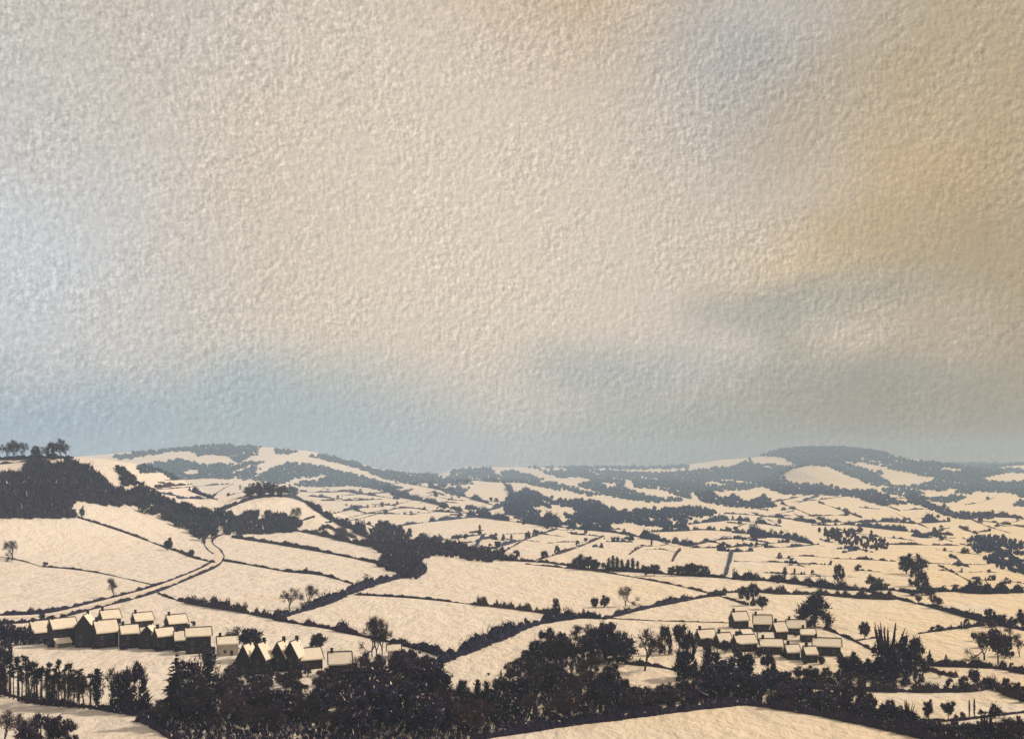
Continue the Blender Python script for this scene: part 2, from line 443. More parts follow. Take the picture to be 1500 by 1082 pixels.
def k_fir(rng):
    T = Geo(); T.tube((0,0,-.03), (0,0,.97), .024, .004, k=5)
    G = Geo(); P = []; D = []; sz = []
    for z in np.linspace(.08, .97, 19):
        r = .30*(1.0-z)**.85+.012; n = int(6+26*(1-z))
        for i in range(n):
            a = rng.uniform(0, 6.28); q = rng.uniform(.25, 1.0)*r*rng.uniform(.8, 1.15)
            P.append((math.cos(a)*q, math.sin(a)*q, z-.25*q)); D.append((math.cos(a), math.sin(a), -.35)); sz.append(.05+.10*(1-z))
    G.tufts(P, np.array(sz), rng, .03, np.array(D), .55)
    zb = np.linspace(.1, .85, 8); G.blobs(np.stack([0*zb, 0*zb, zb], 1), np.stack([.17*(1.02-zb)]*2+[0*zb+.07], 1), rng)
    return T, G
def k_pine(rng):
    T = Geo(); T.tube((0,0,-.03), (.012,.0,.5), .022, .016, k=5); T.tube((.012,0,.5), (.0,.01,.93), .016, .007)
    G = Geo(); C = []; R = []
    for i in range(9):
        a = rng.uniform(0, 6.28); z = rng.uniform(.60, .94); r = rng.uniform(.02, .11)*(1.25-z)
        c = (math.cos(a)*r*1.5, math.sin(a)*r*1.5, z); C.append(c); R.append((.062, .062, .042))
        T.tube((.006, 0, z-.07), c, .007, .004)
    for z in np.linspace(.12, .4, 8):
        a = rng.uniform(0, 6.28); T.tube((.006, 0, z), (math.cos(a)*.09, math.sin(a)*.09, z+rng.uniform(-.02, .04)), .005, .003)
    blob_crown(G, C, R, rng, 240, .05, .03, slim=.5)
    return T, G
def k_bare(rng, spread=.6, mult=1.0, lean=0.0, stems=1):
    T = Geo(); G = Geo()
    def grow(p, d, L, r, lv):
        d = d/np.linalg.norm(d); mid = p+d*L*.55+rng.normal(size=3)*L*.05; e = p+d*L+rng.normal(size=3)*L*.06
        g = T if lv < 2 else G
        g.tube(p, mid, r, r*.85, k=4 if lv < 2 else 3); g.tube(mid, e, r*.85, r*.65, k=4 if lv < 2 else 3)
        if lv == 4:
            n = 9; G.tufts(e+rng.normal(size=(n, 3))*.03, .075*mult, rng, .01, np.repeat([d], n, 0), .17); return
        for i in range(3 if lv else 4):
            s = mid if i == 0 else e
            nd = d+rng.normal(size=3)*spread+np.array([0, 0, .22])
            grow(s, nd, L*rng.uniform(.6, .82), max(r*.58, .0042), lv+1)
    for sidx in range(stems):
        grow(np.array([rng.normal()*.02*(stems > 1), rng.normal()*.02*(stems > 1), -.03]), np.array([rng.normal()*.12*stems, rng.normal()*.12*stems, 1.0]), .30, .026, 0)
    return T, G
def k_spiky(rng):
    T = Geo(); T.tube((0,0,-.03), (.0,.0,.5), .035, .02, k=5)
    G = Geo(); n = 13
    C = np.stack([rng.uniform(-.22, .22, n), rng.uniform(-.22, .22, n), rng.uniform(.08, .58, n)], 1)
    blob_crown(G, C, rng.uniform(.1, .16, n), rng, 700, .07, .02, up=1.0, slim=.35)
    for i in range(11):
        x, y = rng.uniform(-.13, .13, 2); t = np.array([x*2.0, y*2.0, rng.uniform(.8, 1.0)])
        m = np.array([x*1.5, y*1.5, .65]); G.tube((x, y, .4), m, .03, .026, k=4); G.tube(m, t, .026, .005, k=4)
        G.tufts(m+(t-m)*rng.uniform(0, .8, (8, 1)), .07, rng, .01, np.repeat([t-m], 8, 0), .25)
    return T, G
def k_bush(rng, wid=.62):
    T = Geo()
    for i in range(4):
        a = rng.uniform(0, 6.28); T.tube((0,0,-.05), (math.cos(a)*.2, math.sin(a)*.2, .5), .035, .015)
    G = Geo(); n = 12
    a = rng.uniform(0, 6.28, n); r = rng.uniform(0, wid*.75, n); C = np.stack([np.cos(a)*r, np.sin(a)*r, rng.uniform(.2, .74, n)*(1-.35*(r/wid)**2)], 1)
    blob_crown(G, C, rng.uniform(.19, .30, n), rng, 560, .10, .05, up=.5, slim=.45)
    return T, G
def k_twig(rng): return k_bare(rng, .42, 1.25, stems=3)

KINDS = {  # maker, crown material, plain name, number of variants
    'round': (k_round, M_DARK, 'round_tree', 4), 'broad': (k_broad, M_DARK, 'broad_tree', 3),
    'shaggy': (k_shaggy, M_DARK, 'shaggy_tree', 4), 'cypress': (k_cypress, M_GREEN, 'cypress_tree', 3),
    'fir': (k_fir, M_GREEN, 'fir_tree', 3), 'pine': (k_pine, M_GREEN, 'pine_tree', 4),
    'bare': (k_bare, M_BROWN, 'bare_tree', 4), 'spiky': (k_spiky, M_DARK, 'ragged_tree', 3),
    'bush': (k_bush, M_DARK, 'bush', 4), 'twig': (k_twig, M_BROWN, 'twiggy_shrub', 4),
}
PROTO = {}
for kn, (fn, mt, nm, nv) in KINDS.items():
    for i in range(nv):
        rng = np.random.RandomState(sum(map(ord, kn))*13+i)
        T, G = fn(rng)
        top = max(v[:, 2].max() for v in G.V)                 # bring every variant to height 1
        for g in (T, G): g.V = [v/top for v in g.V]
        tm = T.mesh(nm+'_trunk', [M_BARK]); cm = G.mesh(nm+'_crown', [mt, M_FROST])
        J = Geo()
        for g, mi in ((T, 2), (G, None)):
            for v, t_, m_ in zip(g.V, g.T, g.M): pass
            V = np.concatenate(g.V); TT = np.concatenate(g.T); MM = np.concatenate(g.M)
            J.add(V, TT, MM if mi is None else np.full(len(TT), mi))
        jm = J.mesh(nm, [mt, M_FROST, M_BARK])
        PROTO.setdefault(kn, []).append((tm, cm, jm))
def plant(kind, px, py, hpx, label, cat='tree', group=None, wide=1.0, rng=R0, pt=None, variant=None):
    """a plant whose foot shows at photo pixel (px, py) and which stands hpx photo pixels tall"""
    p = hit1(px, py) if pt is None else pt
    h = hpx*p[1]/F
    tm, cm, jm = PROTO[kind][rng.randint(len(PROTO[kind])) if variant is None else variant]
    nm = KINDS[kind][2]; sw = h*wide*rng.uniform(.92, 1.08)
    loc = (p[0], p[1], p[2]-.02*h); rz = rng.uniform(0, 6.28)
    if hpx < 17:
        o = link(nm, jm, None, loc); o.scale = (sw, sw, h); o.rotation_euler = (0, 0, rz)
    else:
        o = link(nm, None, None, loc); o.rotation_euler = (0, 0, rz); o.scale = (sw, sw, h)
        link('trunk', tm, o); link('branches' if kind in ('bare', 'twig') else 'crown', cm, o)
    return tag(o, label, cat, group)

# ------------------------------------------------------------------ hedges
def hedge(pts, hpx, label, group=None, twig=0.3, brown=False, bumps=0.45, snow=.03, seed=None, name='hedge', taper=False, fat=1.0, mat=None, broken=0.0):
    """a hedge along photo points; hpx = height in photo pixels (number, or one value per point)"""
    rng = np.random.RandomState(abs(hash_(label)) % 99991 if seed is None else seed)
    L = smooth_line(pts, 1.7); P = hit(L); n = len(P)
    if np.isscalar(hpx): H = np.full(n, float(hpx))
    else:
        s = np.concatenate([[0], np.cumsum(np.linalg.norm(np.diff(np.array(pts, float), axis=0), axis=1))]); s /= s[-1]
        H = np.interp(np.linspace(0, 1, n), s, hpx)
    # lumpy outline
    lum = np.convolve(rng.normal(size=n+8), np.ones(4)/2.0, 'same')[4:4+n]
    lum2 = np.convolve(rng.normal(size=n+40), np.ones(18)/4.2, 'same')[20:20+n]
    H = H*np.clip(1+bumps*(.55*lum+.55*lum2), .35, 2.1)
    if broken > 0:
        q = np.convolve(rng.normal(size=n+24), np.ones(7)/2.65, 'same')[12:12+n]; H = H*np.where(q < np.quantile(q, broken), .22, 1.0)
    if taper: H = H*np.clip(np.minimum(np.arange(n), np.arange(n)[::-1])/6.0, .25, 1)
    h = H*P[:, 1]/F
    wd = np.clip(h*.55*fat, .35, 12*fat)
    N = perp(P)
    prof = [(-1, -.06), (-.95, .45), (-.35, .88), (.35, .92), (.95, .5), (1, -.06)]
    G = Geo(); V = []
    for u, z in prof:
        q = P+N*(u*wd*(1+rng.uniform(-.25, .25, n)))[:, None]
        q[:, 2] = ground(q[:, 0], q[:, 1])+h*z*(1+rng.uniform(-.22, .22, n)*(z > 0))
        V.append(q)
    k = len(prof); V = np.concatenate(V); T = []
    i = np.arange(n-1)
    for r in range(k-1):
        a, b, c, d = r*n+i, r*n+i+1, (r+1)*n+i+1, (r+1)*n+i
        T += [np.stack([a, b, c], 1), np.stack([a, c, d], 1)]
    for e in (0, n-1):
        T.append(np.array([(0*n+e, j*n+e, (j+1)*n+e) for j in range(1, k-1)]))
    G.add(V, np.concatenate(T), 0)
    m = int(min(9000, max(60, n*6)))
    j = rng.randint(0, n, m); u = rng.uniform(-1, 1, m)
    Q = P[j]+N[j]*(u*wd[j]*1.05)[:, None]+rng.normal(size=(m, 3))*np.minimum(wd[j], 1.2)[:, None]*.3
    Q[:, 2] = P[j, 2]+h[j]*rng.uniform(.15, 1.0, m)*(1-.25*u*u)
    G.tufts(Q, np.clip(h[j]*.33, .2, 5), rng, snow, None, .6)
    if twig > 0:
        m = int(n*11*twig)+4
        j = rng.choice(n, m, p=(lambda q: q/q.sum())(np.clip(lum+.9, .05, 3))); u = rng.uniform(-.8, .8, m)
        Q = P[j]+N[j]*(u*wd[j])[:, None]; Q[:, 2] = P[j, 2]+h[j]*rng.uniform(.55, 1.25, m)
        G.tufts(Q, h[j]*rng.uniform(.2, .6, m), rng, snow*.5, np.stack([rng.normal(0, .5, m), rng.normal(0, .5, m), np.full(m, 1.0)], 1), .16)
    o = link(name, G.mesh(name, [mat or (M_BROWN if brown else M_DARK), M_FROST]))
    return tag(o, label, name, group)
def hash_(s):
    h = 7
    for c in s: h = (h*31+ord(c)) % 1000003
    return h

# ------------------------------------------------------------------ woods read as one mass
def inside(P, poly):
    poly = np.array(poly, float); x, y = P[:, 0], P[:, 1]; r = np.zeros(len(P), bool); j = len(poly)-1
    for i in range(len(poly)):
        xi, yi = poly[i]; xj, yj = poly[j]
        r ^= ((yi > y) != (yj > y)) & (x < (xj-xi)*(y-yi)/(yj-yi+1e-12)+xi); j = i
    return r
def wood(poly, label, holes=(), rpx=2.6, hpx=4.2, dx=3.2, dy=1.9, mat=None, tufts=3, snow=.02, gaps=.03, name='wood', seed=5, clump=0.0):
    rng = np.random.RandomState(seed+hash_(label) % 1000)
    p = np.array(poly, float)
    gx, gy = np.meshgrid(np.arange(p[:, 0].min(), p[:, 0].max(), dx), np.arange(p[:, 1].min()+hpx*.45, p[:, 1].max()+hpx*.3, dy))
    Q = np.stack([gx.ravel(), gy.ravel()], 1)+rng.uniform(-.5, .5, (gx.size, 2))*(dx, dy)
    ok = inside(Q-(0, hpx*.35), poly)
    for hl in holes: ok &= ~inside(Q-(0, hpx*.2), hl)
    ok &= rng.rand(len(Q)) > gaps
    Q = Q[ok]; P = hit(Q)
    if clump > 0:
        sc_ = P[:, 1].mean()/F; cl = vnoise(P[:, 0]/(11*sc_), P[:, 1]/(110*sc_), 31)+.55*vnoise(P[:, 0]/(4.5*sc_), P[:, 1]/(45*sc_), 32)
        P = P[cl+rng.normal(size=len(P))*.04 > np.quantile(cl, clump)]
    n = len(P)
    sc = P[:, 1]/F; hh = hpx*sc*rng.uniform(.6, 1.25, n); rr = rpx*sc*rng.uniform(.75, 1.3, n)
    G = Geo(); C = P.copy(); C[:, 2] += hh*.45
    G.blobs(C, np.stack([rr, rr, hh*.55], 1), rng)
    if tufts:
        k = np.repeat(np.arange(n), tufts); d = rng.normal(size=(len(k), 3)); d /= np.linalg.norm(d, axis=1, keepdims=True)
        d[:, 2] = np.abs(d[:, 2])
        TP = C[k]+d*np.stack([rr, rr, hh*.6], 1)[k]
        G.tufts(TP, rr[k]*rng.uniform(.5, 1.1, len(k)), rng, snow, d+np.array([0, 0, .6]), .5)
    o = link(name, G.mesh(name, [mat or M_WOOD, M_FROST]))
    return tag(o, label, None, None, 'stuff')

exec_order = []
# ------------------------------------------------------------------ houses
def house(px0, px1, top, eave, base, label, group, yaw=0.0, gable=False, depth=6.4, chimney=1, wall=None, windows=2, name='house', lean=False):
    wall = wall or M_WALL
    c = hit1((px0+px1)/2, base); sc = c[1]/F
    wd = (px1-px0)*sc; hw = max(2.0, (base-eave)*sc)
    rec = HC*F/c[1]**2
    rise = max(1.4, (eave-top)*sc-(0 if gable else depth/2*rec*sc))
    root = link(name, None, None, (c[0], c[1], c[2]))
    face = math.atan2(c[0], c[1])
    root.rotation_euler = (0, 0, -face+yaw)
    tag(root, label, name.split('_')[-1], group)
    if gable: wx, dy = wd, max(depth, wd*1.1)
    else: wx, dy = max(4.0, (wd-depth*math.sin(abs(yaw)))/math.cos(yaw)), depth
    x0, x1 = -wx/2, wx/2
    G = Geo()
    if gable:   # ridge runs away from the viewer
        V = [(x0,0,-.8),(x1,0,-.8),(x1,0,hw),(0,0,hw+rise),(x0,0,hw),(x0,dy,-.8),(x1,dy,-.8),(x1,dy,hw),(0,dy,hw+rise),(x0,dy,hw)]
        T = [(0,1,2),(0,2,4),(4,2,3),(6,5,9),(6,9,7),(7,9,8),(1,6,7),(1,7,2),(5,0,4),(5,4,9)]
    else:
        V = [(x0,0,-.8),(x1,0,-.8),(x1,0,hw),(x0,0,hw),(x0,dy,-.8),(x1,dy,-.8),(x1,dy,hw),(x0,dy,hw),(x0,dy/2,hw+rise),(x1,dy/2,hw+rise)]
        T = [(0,1,2),(0,2,3),(5,4,7),(5,7,6),(4,0,3),(4,3,7),(7,3,8),(1,5,6),(1,6,2),(2,6,9)]
    G.add(V, T); link('wall', G.mesh('wall', [wall]), root)
    # roof: two snow-laden slabs
    G = Geo(); th = .42; ov = .35
    def slab(a, b, c_, d_):
        a, b, c_, d_ = map(np.array, (a, b, c_, d_)); up = np.array([0, 0, th])
        V = [a, b, c_, d_, a+up, b+up, c_+up, d_+up]
        Q = [(3,2,1,0),(4,5,6,7),(0,1,5,4),(1,2,6,5),(2,3,7,6),(3,0,4,7)]
        G.add(V, [t for p, q, r, s in Q for t in ((p,q,r),(p,r,s))])
    if gable:
        k = rise/(wx/2)
        slab((x0-ov, -ov, hw-ov*k+.03), (0, -ov, hw+rise+.03), (0, dy+ov, hw+rise+.03), (x0-ov, dy+ov, hw-ov*k+.03))
        slab((0, -ov, hw+rise+.03), (x1+ov, -ov, hw-ov*k+.03), (x1+ov, dy+ov, hw-ov*k+.03), (0, dy+ov, hw+rise+.03))
    else:
        k = rise/(dy/2)
        slab((x0-ov, -ov, hw-ov*k+.03), (x1+ov, -ov, hw-ov*k+.03), (x1+ov, dy/2, hw+rise+.03), (x0-ov, dy/2, hw+rise+.03))
        slab((x0-ov, dy/2, hw+rise+.03), (x1+ov, dy/2, hw+rise+.03), (x1+ov, dy+ov, hw-ov*k+.03), (x0-ov, dy+ov, hw-ov*k+.03))
    roof = link('roof', G.mesh('roof', [M_ROOFSNOW]), root)
    # dark ridge and verge boards that edge the roof
    G = Geo(); zt = hw+rise+.03+th
    if gable: G.tube((0, -ov-.05, zt), (0, dy+ov, zt), .22, .22)
    else: G.tube((x0-ov-.05, dy/2, zt), (x1+ov+.05, dy/2, zt), .24, .24)
    link('ridge', G.mesh('ridge', [M_TIMBER]), roof)
    ends = [(-ov-.06, 'y')] if gable else [(x0-ov-.06, 'x'), (x1+ov+.06, 'x')]
    for e, ax in ends:
        for sgn in ((-1, 1) if gable else (-1,)):
            G = Geo()
            if gable: G.tube((sgn*(wx/2+ov), e, hw-ov*k+.2), (0, e, hw+rise+.25), .24, .24)
            else: G.tube((e, -ov, hw-ov*k+.25), (e, dy/2, hw+rise+.25), .26, .26)
            link('bargeboard', G.mesh('bargeboard', [M_TIMBER]), roof)
    for i in range(chimney):
        G = Geo(); cx_ = (x0+.9 if i == 0 else x1-.9) if not gable else 0.0
        cy_ = dy/2 if not gable else dy*.75
        G.box(cx_-.45, cx_+.45, cy_-.4, cy_+.4, hw+rise-.5, hw+rise+1.5); G.box(cx_-.52, cx_+.52, cy_-.47, cy_+.47, hw+rise+1.5, hw+rise+1.72)
        link('chimney', G.mesh('chimney', [M_WALL]), roof)
    # openings on the front
    xs = np.linspace(x0, x1, windows+2)[1:-1] if windows else []
    for q, xw in enumerate(xs):
        if q == len(xs)//2 and windows > 1:
            G = Geo(); G.box(xw-.5, xw+.5, -.09, .06, -.2, 2.0); link('door', G.mesh('door', [M_TIMBER]), root); continue
        for zl in ([1.1] if hw < 4.6 else [1.1, 3.5]):
            G = Geo(); G.box(xw-.5, xw+.5, -.08, .05, zl-.14, zl); G.box(xw-.5, xw+.5, -.06, .05, zl+.95, zl+1.05)
            G.box(xw-.5, xw-.4, -.06, .05, zl, zl+.95); G.box(xw+.4, xw+.5, -.06, .05, zl, zl+.95); G.box(xw-.03, xw+.03, -.05, .05, zl, zl+.95)
            wn = link('window', G.mesh('window', [M_FRAME]), root)
            G = Geo(); G.box(xw-.4, xw+.4, -.025, .04, zl, zl+.95); link('pane', G.mesh('pane', [M_GLASS]), wn)
    if lean:
        G = Geo(); G.box(x0+.5, x0+.8, -2.9, -.01, -.6, 1.7); G.box(x0+5.6, x0+5.9, -2.9, -.01, -.6, 1.7); G.box(x0+.8, x0+5.6, -.3, -.02, -.6, 1.7)
        sh = link('lean_to', G.mesh('lean_to', [M_PALEWALL]), root)
        G = Geo(); V = [(x0+.2,-3.3,1.7),(x0+6.2,-3.3,1.7),(x0+6.2,-.02,3.1),(x0+.2,-.02,3.1)]; V = V+[(a, b, c2+.35) for a, b, c2 in V]
        Q = [(3,2,1,0),(4,5,6,7),(0,1,5,4),(1,2,6,5),(2,3,7,6),(3,0,4,7)]
        G.add(V, [t for p, q, r, s in Q for t in ((p,q,r),(p,r,s))]); link('lean_to_roof', G.mesh('lean_to_roof', [M_ROOFSNOW]), sh)
    return root

# ================================================================== the place
VG, HG = 'houses of the village below the lane', 'houses of the hamlet beyond the valley wood'
Y1 = .34
house(46, 76, 909, 925, 939, 'low snow-roofed barn half sunk in dark thicket at the outer end of the village', VG, Y1, windows=0, name='barn')
house(75, 116, 905, 919, 946, 'long dark house with a snowy lean-to shed against its front', VG, Y1, chimney=1, lean=True)
house(110, 135, 902, 919, 948, 'tall dark house turning its pointed gable to the viewer beside the long lean-to house', VG, -.25, gable=True, depth=8, windows=2)
house(139, 177, 908, 925, 948, 'dark house with sagging snowy roof between the tall gable and the narrow middle gable', VG, Y1, chimney=1, windows=3)
house(148, 180, 893, 905, 914, 'small cottage standing behind the sagging roofed house, first of the upper three', VG, Y1)
house(177, 205, 915, 927, 949, 'dark house with low snowy roof joined to the narrow middle gable', VG, Y1*.5)
house(203, 228, 918, 932, 950, 'narrow dark gable-fronted house with a pale side wall in the middle of the village', VG, -.25, gable=True, windows=1)
house(196, 228, 897, 908, 918, 'long low cottage with dark end wall, second of the upper three behind the village', VG, Y1)
house(245, 278, 900, 912, 924, 'cottage with thin dark roof edge, last of the upper three behind the village', VG, Y1)
house(228, 260, 919, 931, 952, 'dark house with rounded snowy roof next to the narrow middle gable', VG, Y1)
house(256, 280, 924, 937, 953, 'small house with broad snow slope squeezed beside the large outlined roof', VG, .1, windows=1)
house(273, 309, 919, 931, 957, 'large dark house with dark-edged snowy roof above the conical fir', VG, .05, chimney=1, windows=3)
house(319, 350, 932, 943, 960, 'pale-walled cottage with a dark front standing apart beside the broad tree', VG, .1, wall=M_PALEWALL, windows=2)
house(346, 367, 946, 966, 986, 'first and smallest of four dark pointed gables, under the broad leafless tree', VG, -.45, gable=True, windows=1)
house(366, 389, 944, 964, 987, 'second of four dark pointed gables, with white roof side under the broad tree', VG, -.45, gable=True, windows=1)
house(395, 418, 942, 962, 983, 'third of four dark pointed gables, clear of the broad tree', VG, -.45, gable=True, windows=1)
house(414, 437, 941, 961, 983, 'fourth of four dark pointed gables, joined to the long low house', VG, -.45, gable=True, windows=1)
house(435, 477, 949, 965, 980, 'long low house with wide snow roof in front of the round garden tree', VG, Y1)
house(482, 515, 955, 972, 990, 'square dark-edged house with snow roof at the village end by the bare elms', VG, .05, windows=2)
house(568, 586, 944, 953, 964, 'tiny white cottage peeping from the trees below the hedge', VG, 0, wall=M_PALEWALL, windows=1)

Y2 = .42
house(1072, 1101, 896, 908, 920, 'topmost house of the hamlet, with a dark left gable', HG, Y2)
house(1104, 1131, 901, 913, 925, 'square house with dark-edged roof beside the topmost house of the hamlet', HG, .08, chimney=1)
house(1133, 1158, 911, 924, 937, 'house with white roof in the middle of the hamlet\'s upper row, before the outlined one', HG, Y2)
house(1153, 1180, 908, 919, 929, 'low dark-fronted house directly under the big shaggy tree', HG, .05)
house(1173, 1195, 921, 929, 940, 'small dark shed-like house between the big shaggy tree and the longest roof', HG, .1, windows=1)
house(1192, 1231, 935, 946, 960, 'long house with the widest clean snow roof at the outer edge of the hamlet', HG, .03, windows=3)
house(1151, 1175, 944, 955, 966, 'little house with a dark rim round its roof, alone in the yard below the hamlet', HG, .25, windows=1)
house(1180, 1199, 947, 958, 970, 'narrow little house against the front of the longest snow roof', HG, .3, windows=1)
house(1114, 1147, 936, 946, 958, 'low house with arched snowy roof and dark front at the hamlet centre', HG, .1, chimney=1)
house(1076, 1114, 930, 942, 954, 'broad house with the deepest snow slope in the lower row of the hamlet', HG, Y2, windows=3)
house(1050, 1078, 927, 940, 950, 'house between the two broader roofs in the lower row of the hamlet', HG, Y2)
house(1022, 1055, 922, 934, 946, 'first house of the hamlet, with two dark points, nearest the leaning trees', HG, Y2)
house(1087, 1106, 922, 930, 937, 'small cottage behind the deepest snow slope of the hamlet', HG, Y2, windows=1, chimney=0)
house(1111, 1134, 926, 935, 943, 'half-hidden cottage behind the arched snowy roof of the hamlet', HG, .1, windows=1)

# ---------------------------------------------------------------- hedges and field lines, near to far
HN = 'field hedges round the near fields'
hedge([(-20,1010),(20,1020),(60,1030),(130,1036),(190,1046),(222,1044)], [8,9,7,6,7,8], 'dark hedge at the feet of the slender pines below the village', HN, .4)
hedge([(232,869),(250,876),(272,882)], [2.5,3,4], 'short thin hedge leaving the lane above the village', HN, .1)
hedge([(272,883),(300,888),(350,896),(400,906)], 8, 'twiggy open hedge of saplings above the upper cottages', HN, 1.4, True, .5, .10, fat=.5)
hedge([(402,907),(440,896),(480,883),(520,866),(560,853),(600,843),(618,836)], [9,10,11,10,9,10,12], 'thick dark hedge climbing from the leafy corner bush to the dark junction wood', HN, .4)
hedge([(520,871),(560,873),(620,877),(700,886)], 3, 'thin straight hedge across the middle snowfield', HN, .15)
hedge([(700,886),(760,893),(810,900),(858,905)], 7, 'row of twiggy saplings ending the thin straight hedge', HN, 1.5, True, .5, .06, fat=.5)
hedge([(404,908),(440,914),(490,922),(540,934)], [4,5,9,5], 'hedge with low bushes running behind the four pointed gables', HN, .5)
hedge([(540,934),(600,947),(640,958),(652,966)], [5,7,9,7], 'hedge behind the bare elms meeting the rising thick hedge', HN, .4)
hedge([(645,971),(690,953),(740,932),(790,914),(850,905),(880,906)], [9,12,13,13,9,5], 'thick rising hedge from the valley wood towards the dark round thicket', HN, .5)
hedge([(884,907),(930,895),(980,884),(1030,875),(1062,871)], [6,6,5,5,6], 'lumpy hedge rising past the dark round thicket to the sapling row', HN, .5)
hedge([(850,905),(900,906),(960,909),(1070,912)], 1.6, 'faint wire-thin hedge leading to the topmost house of the hamlet', HN, .1, True)
hedge([(770,826),(830,832),(890,839),(985,856),(1050,872),(1095,886)], [1.6,2,2.4,2.4,3,3], 'thin hedge slanting down from the tree-lined hedge to the pair of dark trees', HN, .1, True)
hedge([(1075,848),(1130,851),(1180,857),(1240,864),(1300,864),(1338,869)], [7,7,6,7,6,5], 'dark bushy hedge running below the ragged lollipop tree', HN, .7)
hedge([(1040,869),(1100,867),(1150,870),(1200,871),(1260,876),(1312,878)], [6,5,5,6,8,8], 'second brownish hedge parallel to the bushy one above the hamlet', HN, .8, True, .5, .08)
hedge([(1262,864),(1310,876),(1360,888),(1400,899),(1450,912),(1510,925)], [3,4,4.5,5,6,8], 'dark hedge slanting down past the two roadside saplings', HN, .3)
hedge([(1335,869),(1390,866),(1440,869),(1510,867)], [5,9,9,8], 'solid blue-black hedge below the huge black oak', HN, .2)
hedge([(1345,928),(1380,923),(1440,916)], [3,4,4], 'thin hedge with small bushes behind the spiky clump', HN, .4)
hedge([(1210,921),(1250,938),(1292,960)], [4,3.5,4], 'straight hedge slanting from the big shaggy tree to the spiky clump', HN, .1)
hedge([(1255,938),(1275,935),(1296,933)], 2.4, 'short hedge at the foot of the small lone tree', HN, .1)
hedge([(1335,974),(1400,976),(1460,979),(1510,988)], [7,6,7,8], 'dark hedge with two cone-shaped bushes beside the spiky clump', HN, .3)
hedge([(1345,974),(1370,984),(1400,992)], [5,5,6], 'pale brushy hedge dropping below the cone-shaped bushes', HN, .9, True, .5, .1)
hedge([(1150,1006),(1250,1011),(1340,1013),(1420,1012),(1452,1006)], [6,8,8,8,6], 'scrubby hedge across the field below the spiky clump', HN, .9, True, .4, .08)
hedge([(1335,1058),(1400,1055),(1450,1049),(1510,1042)], 3.4, 'thin hedge at the feet of the two mop-headed trees', HN, .3)
hedge([(1445,1002),(1470,1015),(1510,1028)], [8,10,12], 'brushy slope hedge at the end of the scrubby field hedge', HN, .8, True)
hedge([(915,972),(960,976),(1000,984),(1035,992)], [7,6,6,7], 'low brown hedge edging the wedge-shaped field in the valley wood', HN, .6, True)

hedge([(205,1054),(222,1063),(252,1082),(285,1098)], 9, 'ragged edge hedge of the valley wood by the corner field', HN, .5)
hedge([(690,1084),(760,1073),(830,1062),(910,1052),(1000,1041),(1090,1031)], [9,10,11,11,10,8], 'long dark edge hedge closing the front of the valley wood', HN, .5, bumps=.3)
hedge([(1090,1031),(1180,1044),(1280,1064),(1390,1089)], [8,10,12,12], 'dark edge hedge where the valley wood narrows to its tail', HN, .5, bumps=.3)
# beside the lane
hedge([(-60,903),(0,901),(70,897),(140,881),(220,860),(285,836),(312,822)], [5,5,4.2,3.4,3.2,3,3], 'upper bank hedge along the lane', 'hedges lining the lane', .2)
hedge([(-60,916),(0,914),(70,908),(140,891),(220,870),(285,844),(318,829),(328,818)], [8,7,4.5,3.4,3.2,3,3,3], 'lower bank hedge along the lane', 'hedges lining the lane', .2)
hedge([(312,811),(303,803),(299,795),(301,787),(308,781)], 3.2, 'outer hedge round the hairpin of the lane', 'hedges lining the lane', .2)
hedge([(329,815),(323,805),(314,798),(311,792),(316,787),(326,783)], 3.2, 'inner hedge of the hairpin of the lane', 'hedges lining the lane', .2)
hedge([(114,758),(150,769),(200,786),(240,801)], [3,2.6,2.4,3], 'thin hedge descending the slope from the hillside wood', HN, .1, True)
hedge([(240,801),(262,808),(285,817),(314,824)], [3,4,4,3], 'darker hedge continuing past the round bush to the lane bend', HN, .2)
hedge([(-20,812),(30,821),(62,830)], 1.2, 'faint fence-like hedge at the foot of the pale slope tree', HN, .1, True, fat=.5)
hedge([(62,830),(110,834),(160,842),(230,858)], [2.4,1.8,1.3,1.1], 'thin hedge crossing the slope towards the lane', HN, .1, True, fat=.6)

HM = 'hedges of the middle fields'
hedge([(340,787),(400,796),(460,806),(530,820),(582,832)], [4,4,4,3.6,3.6], 'straight dark hedge from the hairpin to the junction wood', HM, .1)
hedge([(326,821),(370,828),(420,837),(470,842),(517,855)], [3,2.4,3,3,2.2], 'thin hedge with two round blobs right of the lane bend', HM, .1)
hedge([(345,778),(400,774),(460,782),(520,796),(562,803)], [6,6,6,8,9], 'bushy hedge from the hairpin copse to the junction wood', HM, .6)
hedge([(322,748),(345,739),(370,730)], [5,5,4], 'dark hedge climbing the near side of the tree-crowned knoll', HM, .2)
hedge([(370,730),(400,727),(430,729),(452,738)], 3, 'hedge at the feet of the trees crowning the knoll', HM, .1)
hedge([(448,736),(470,752),(490,764),(512,774)], [4,6,6,7], 'dark hedge descending the far side of the knoll', HM, .3)
hedge([(512,772),(530,782),(545,790)], [10,12,13], 'thickening hedge between the knoll and the junction wood', HM, .5)
hedge([(480,772),(500,781),(520,788)], [5,6,4], 'small brushy hedge under the knoll', HM, .5, True)
hedge([(405,762),(430,765),(460,757)], [4,4,3], 'short hedge at the foot of the knoll by the ragged saplings', HM, .5, True)
hedge([(612,803),(660,806),(700,812),(740,820),(800,824)], [11,10,9,7,4], 'thick dark hedge running from the junction wood under the open slope', HM, .5)
hedge([(800,824),(845,830)], [3,3], 'short hedge joining the tree-lined hedge', HM, .1)
hedge([(832,832),(870,835),(920,837),(975,841),(1040,845),(1082,848)], [5,6,6,6,6,5], 'foot hedge under the tree-lined hedgerow', HM, .4)
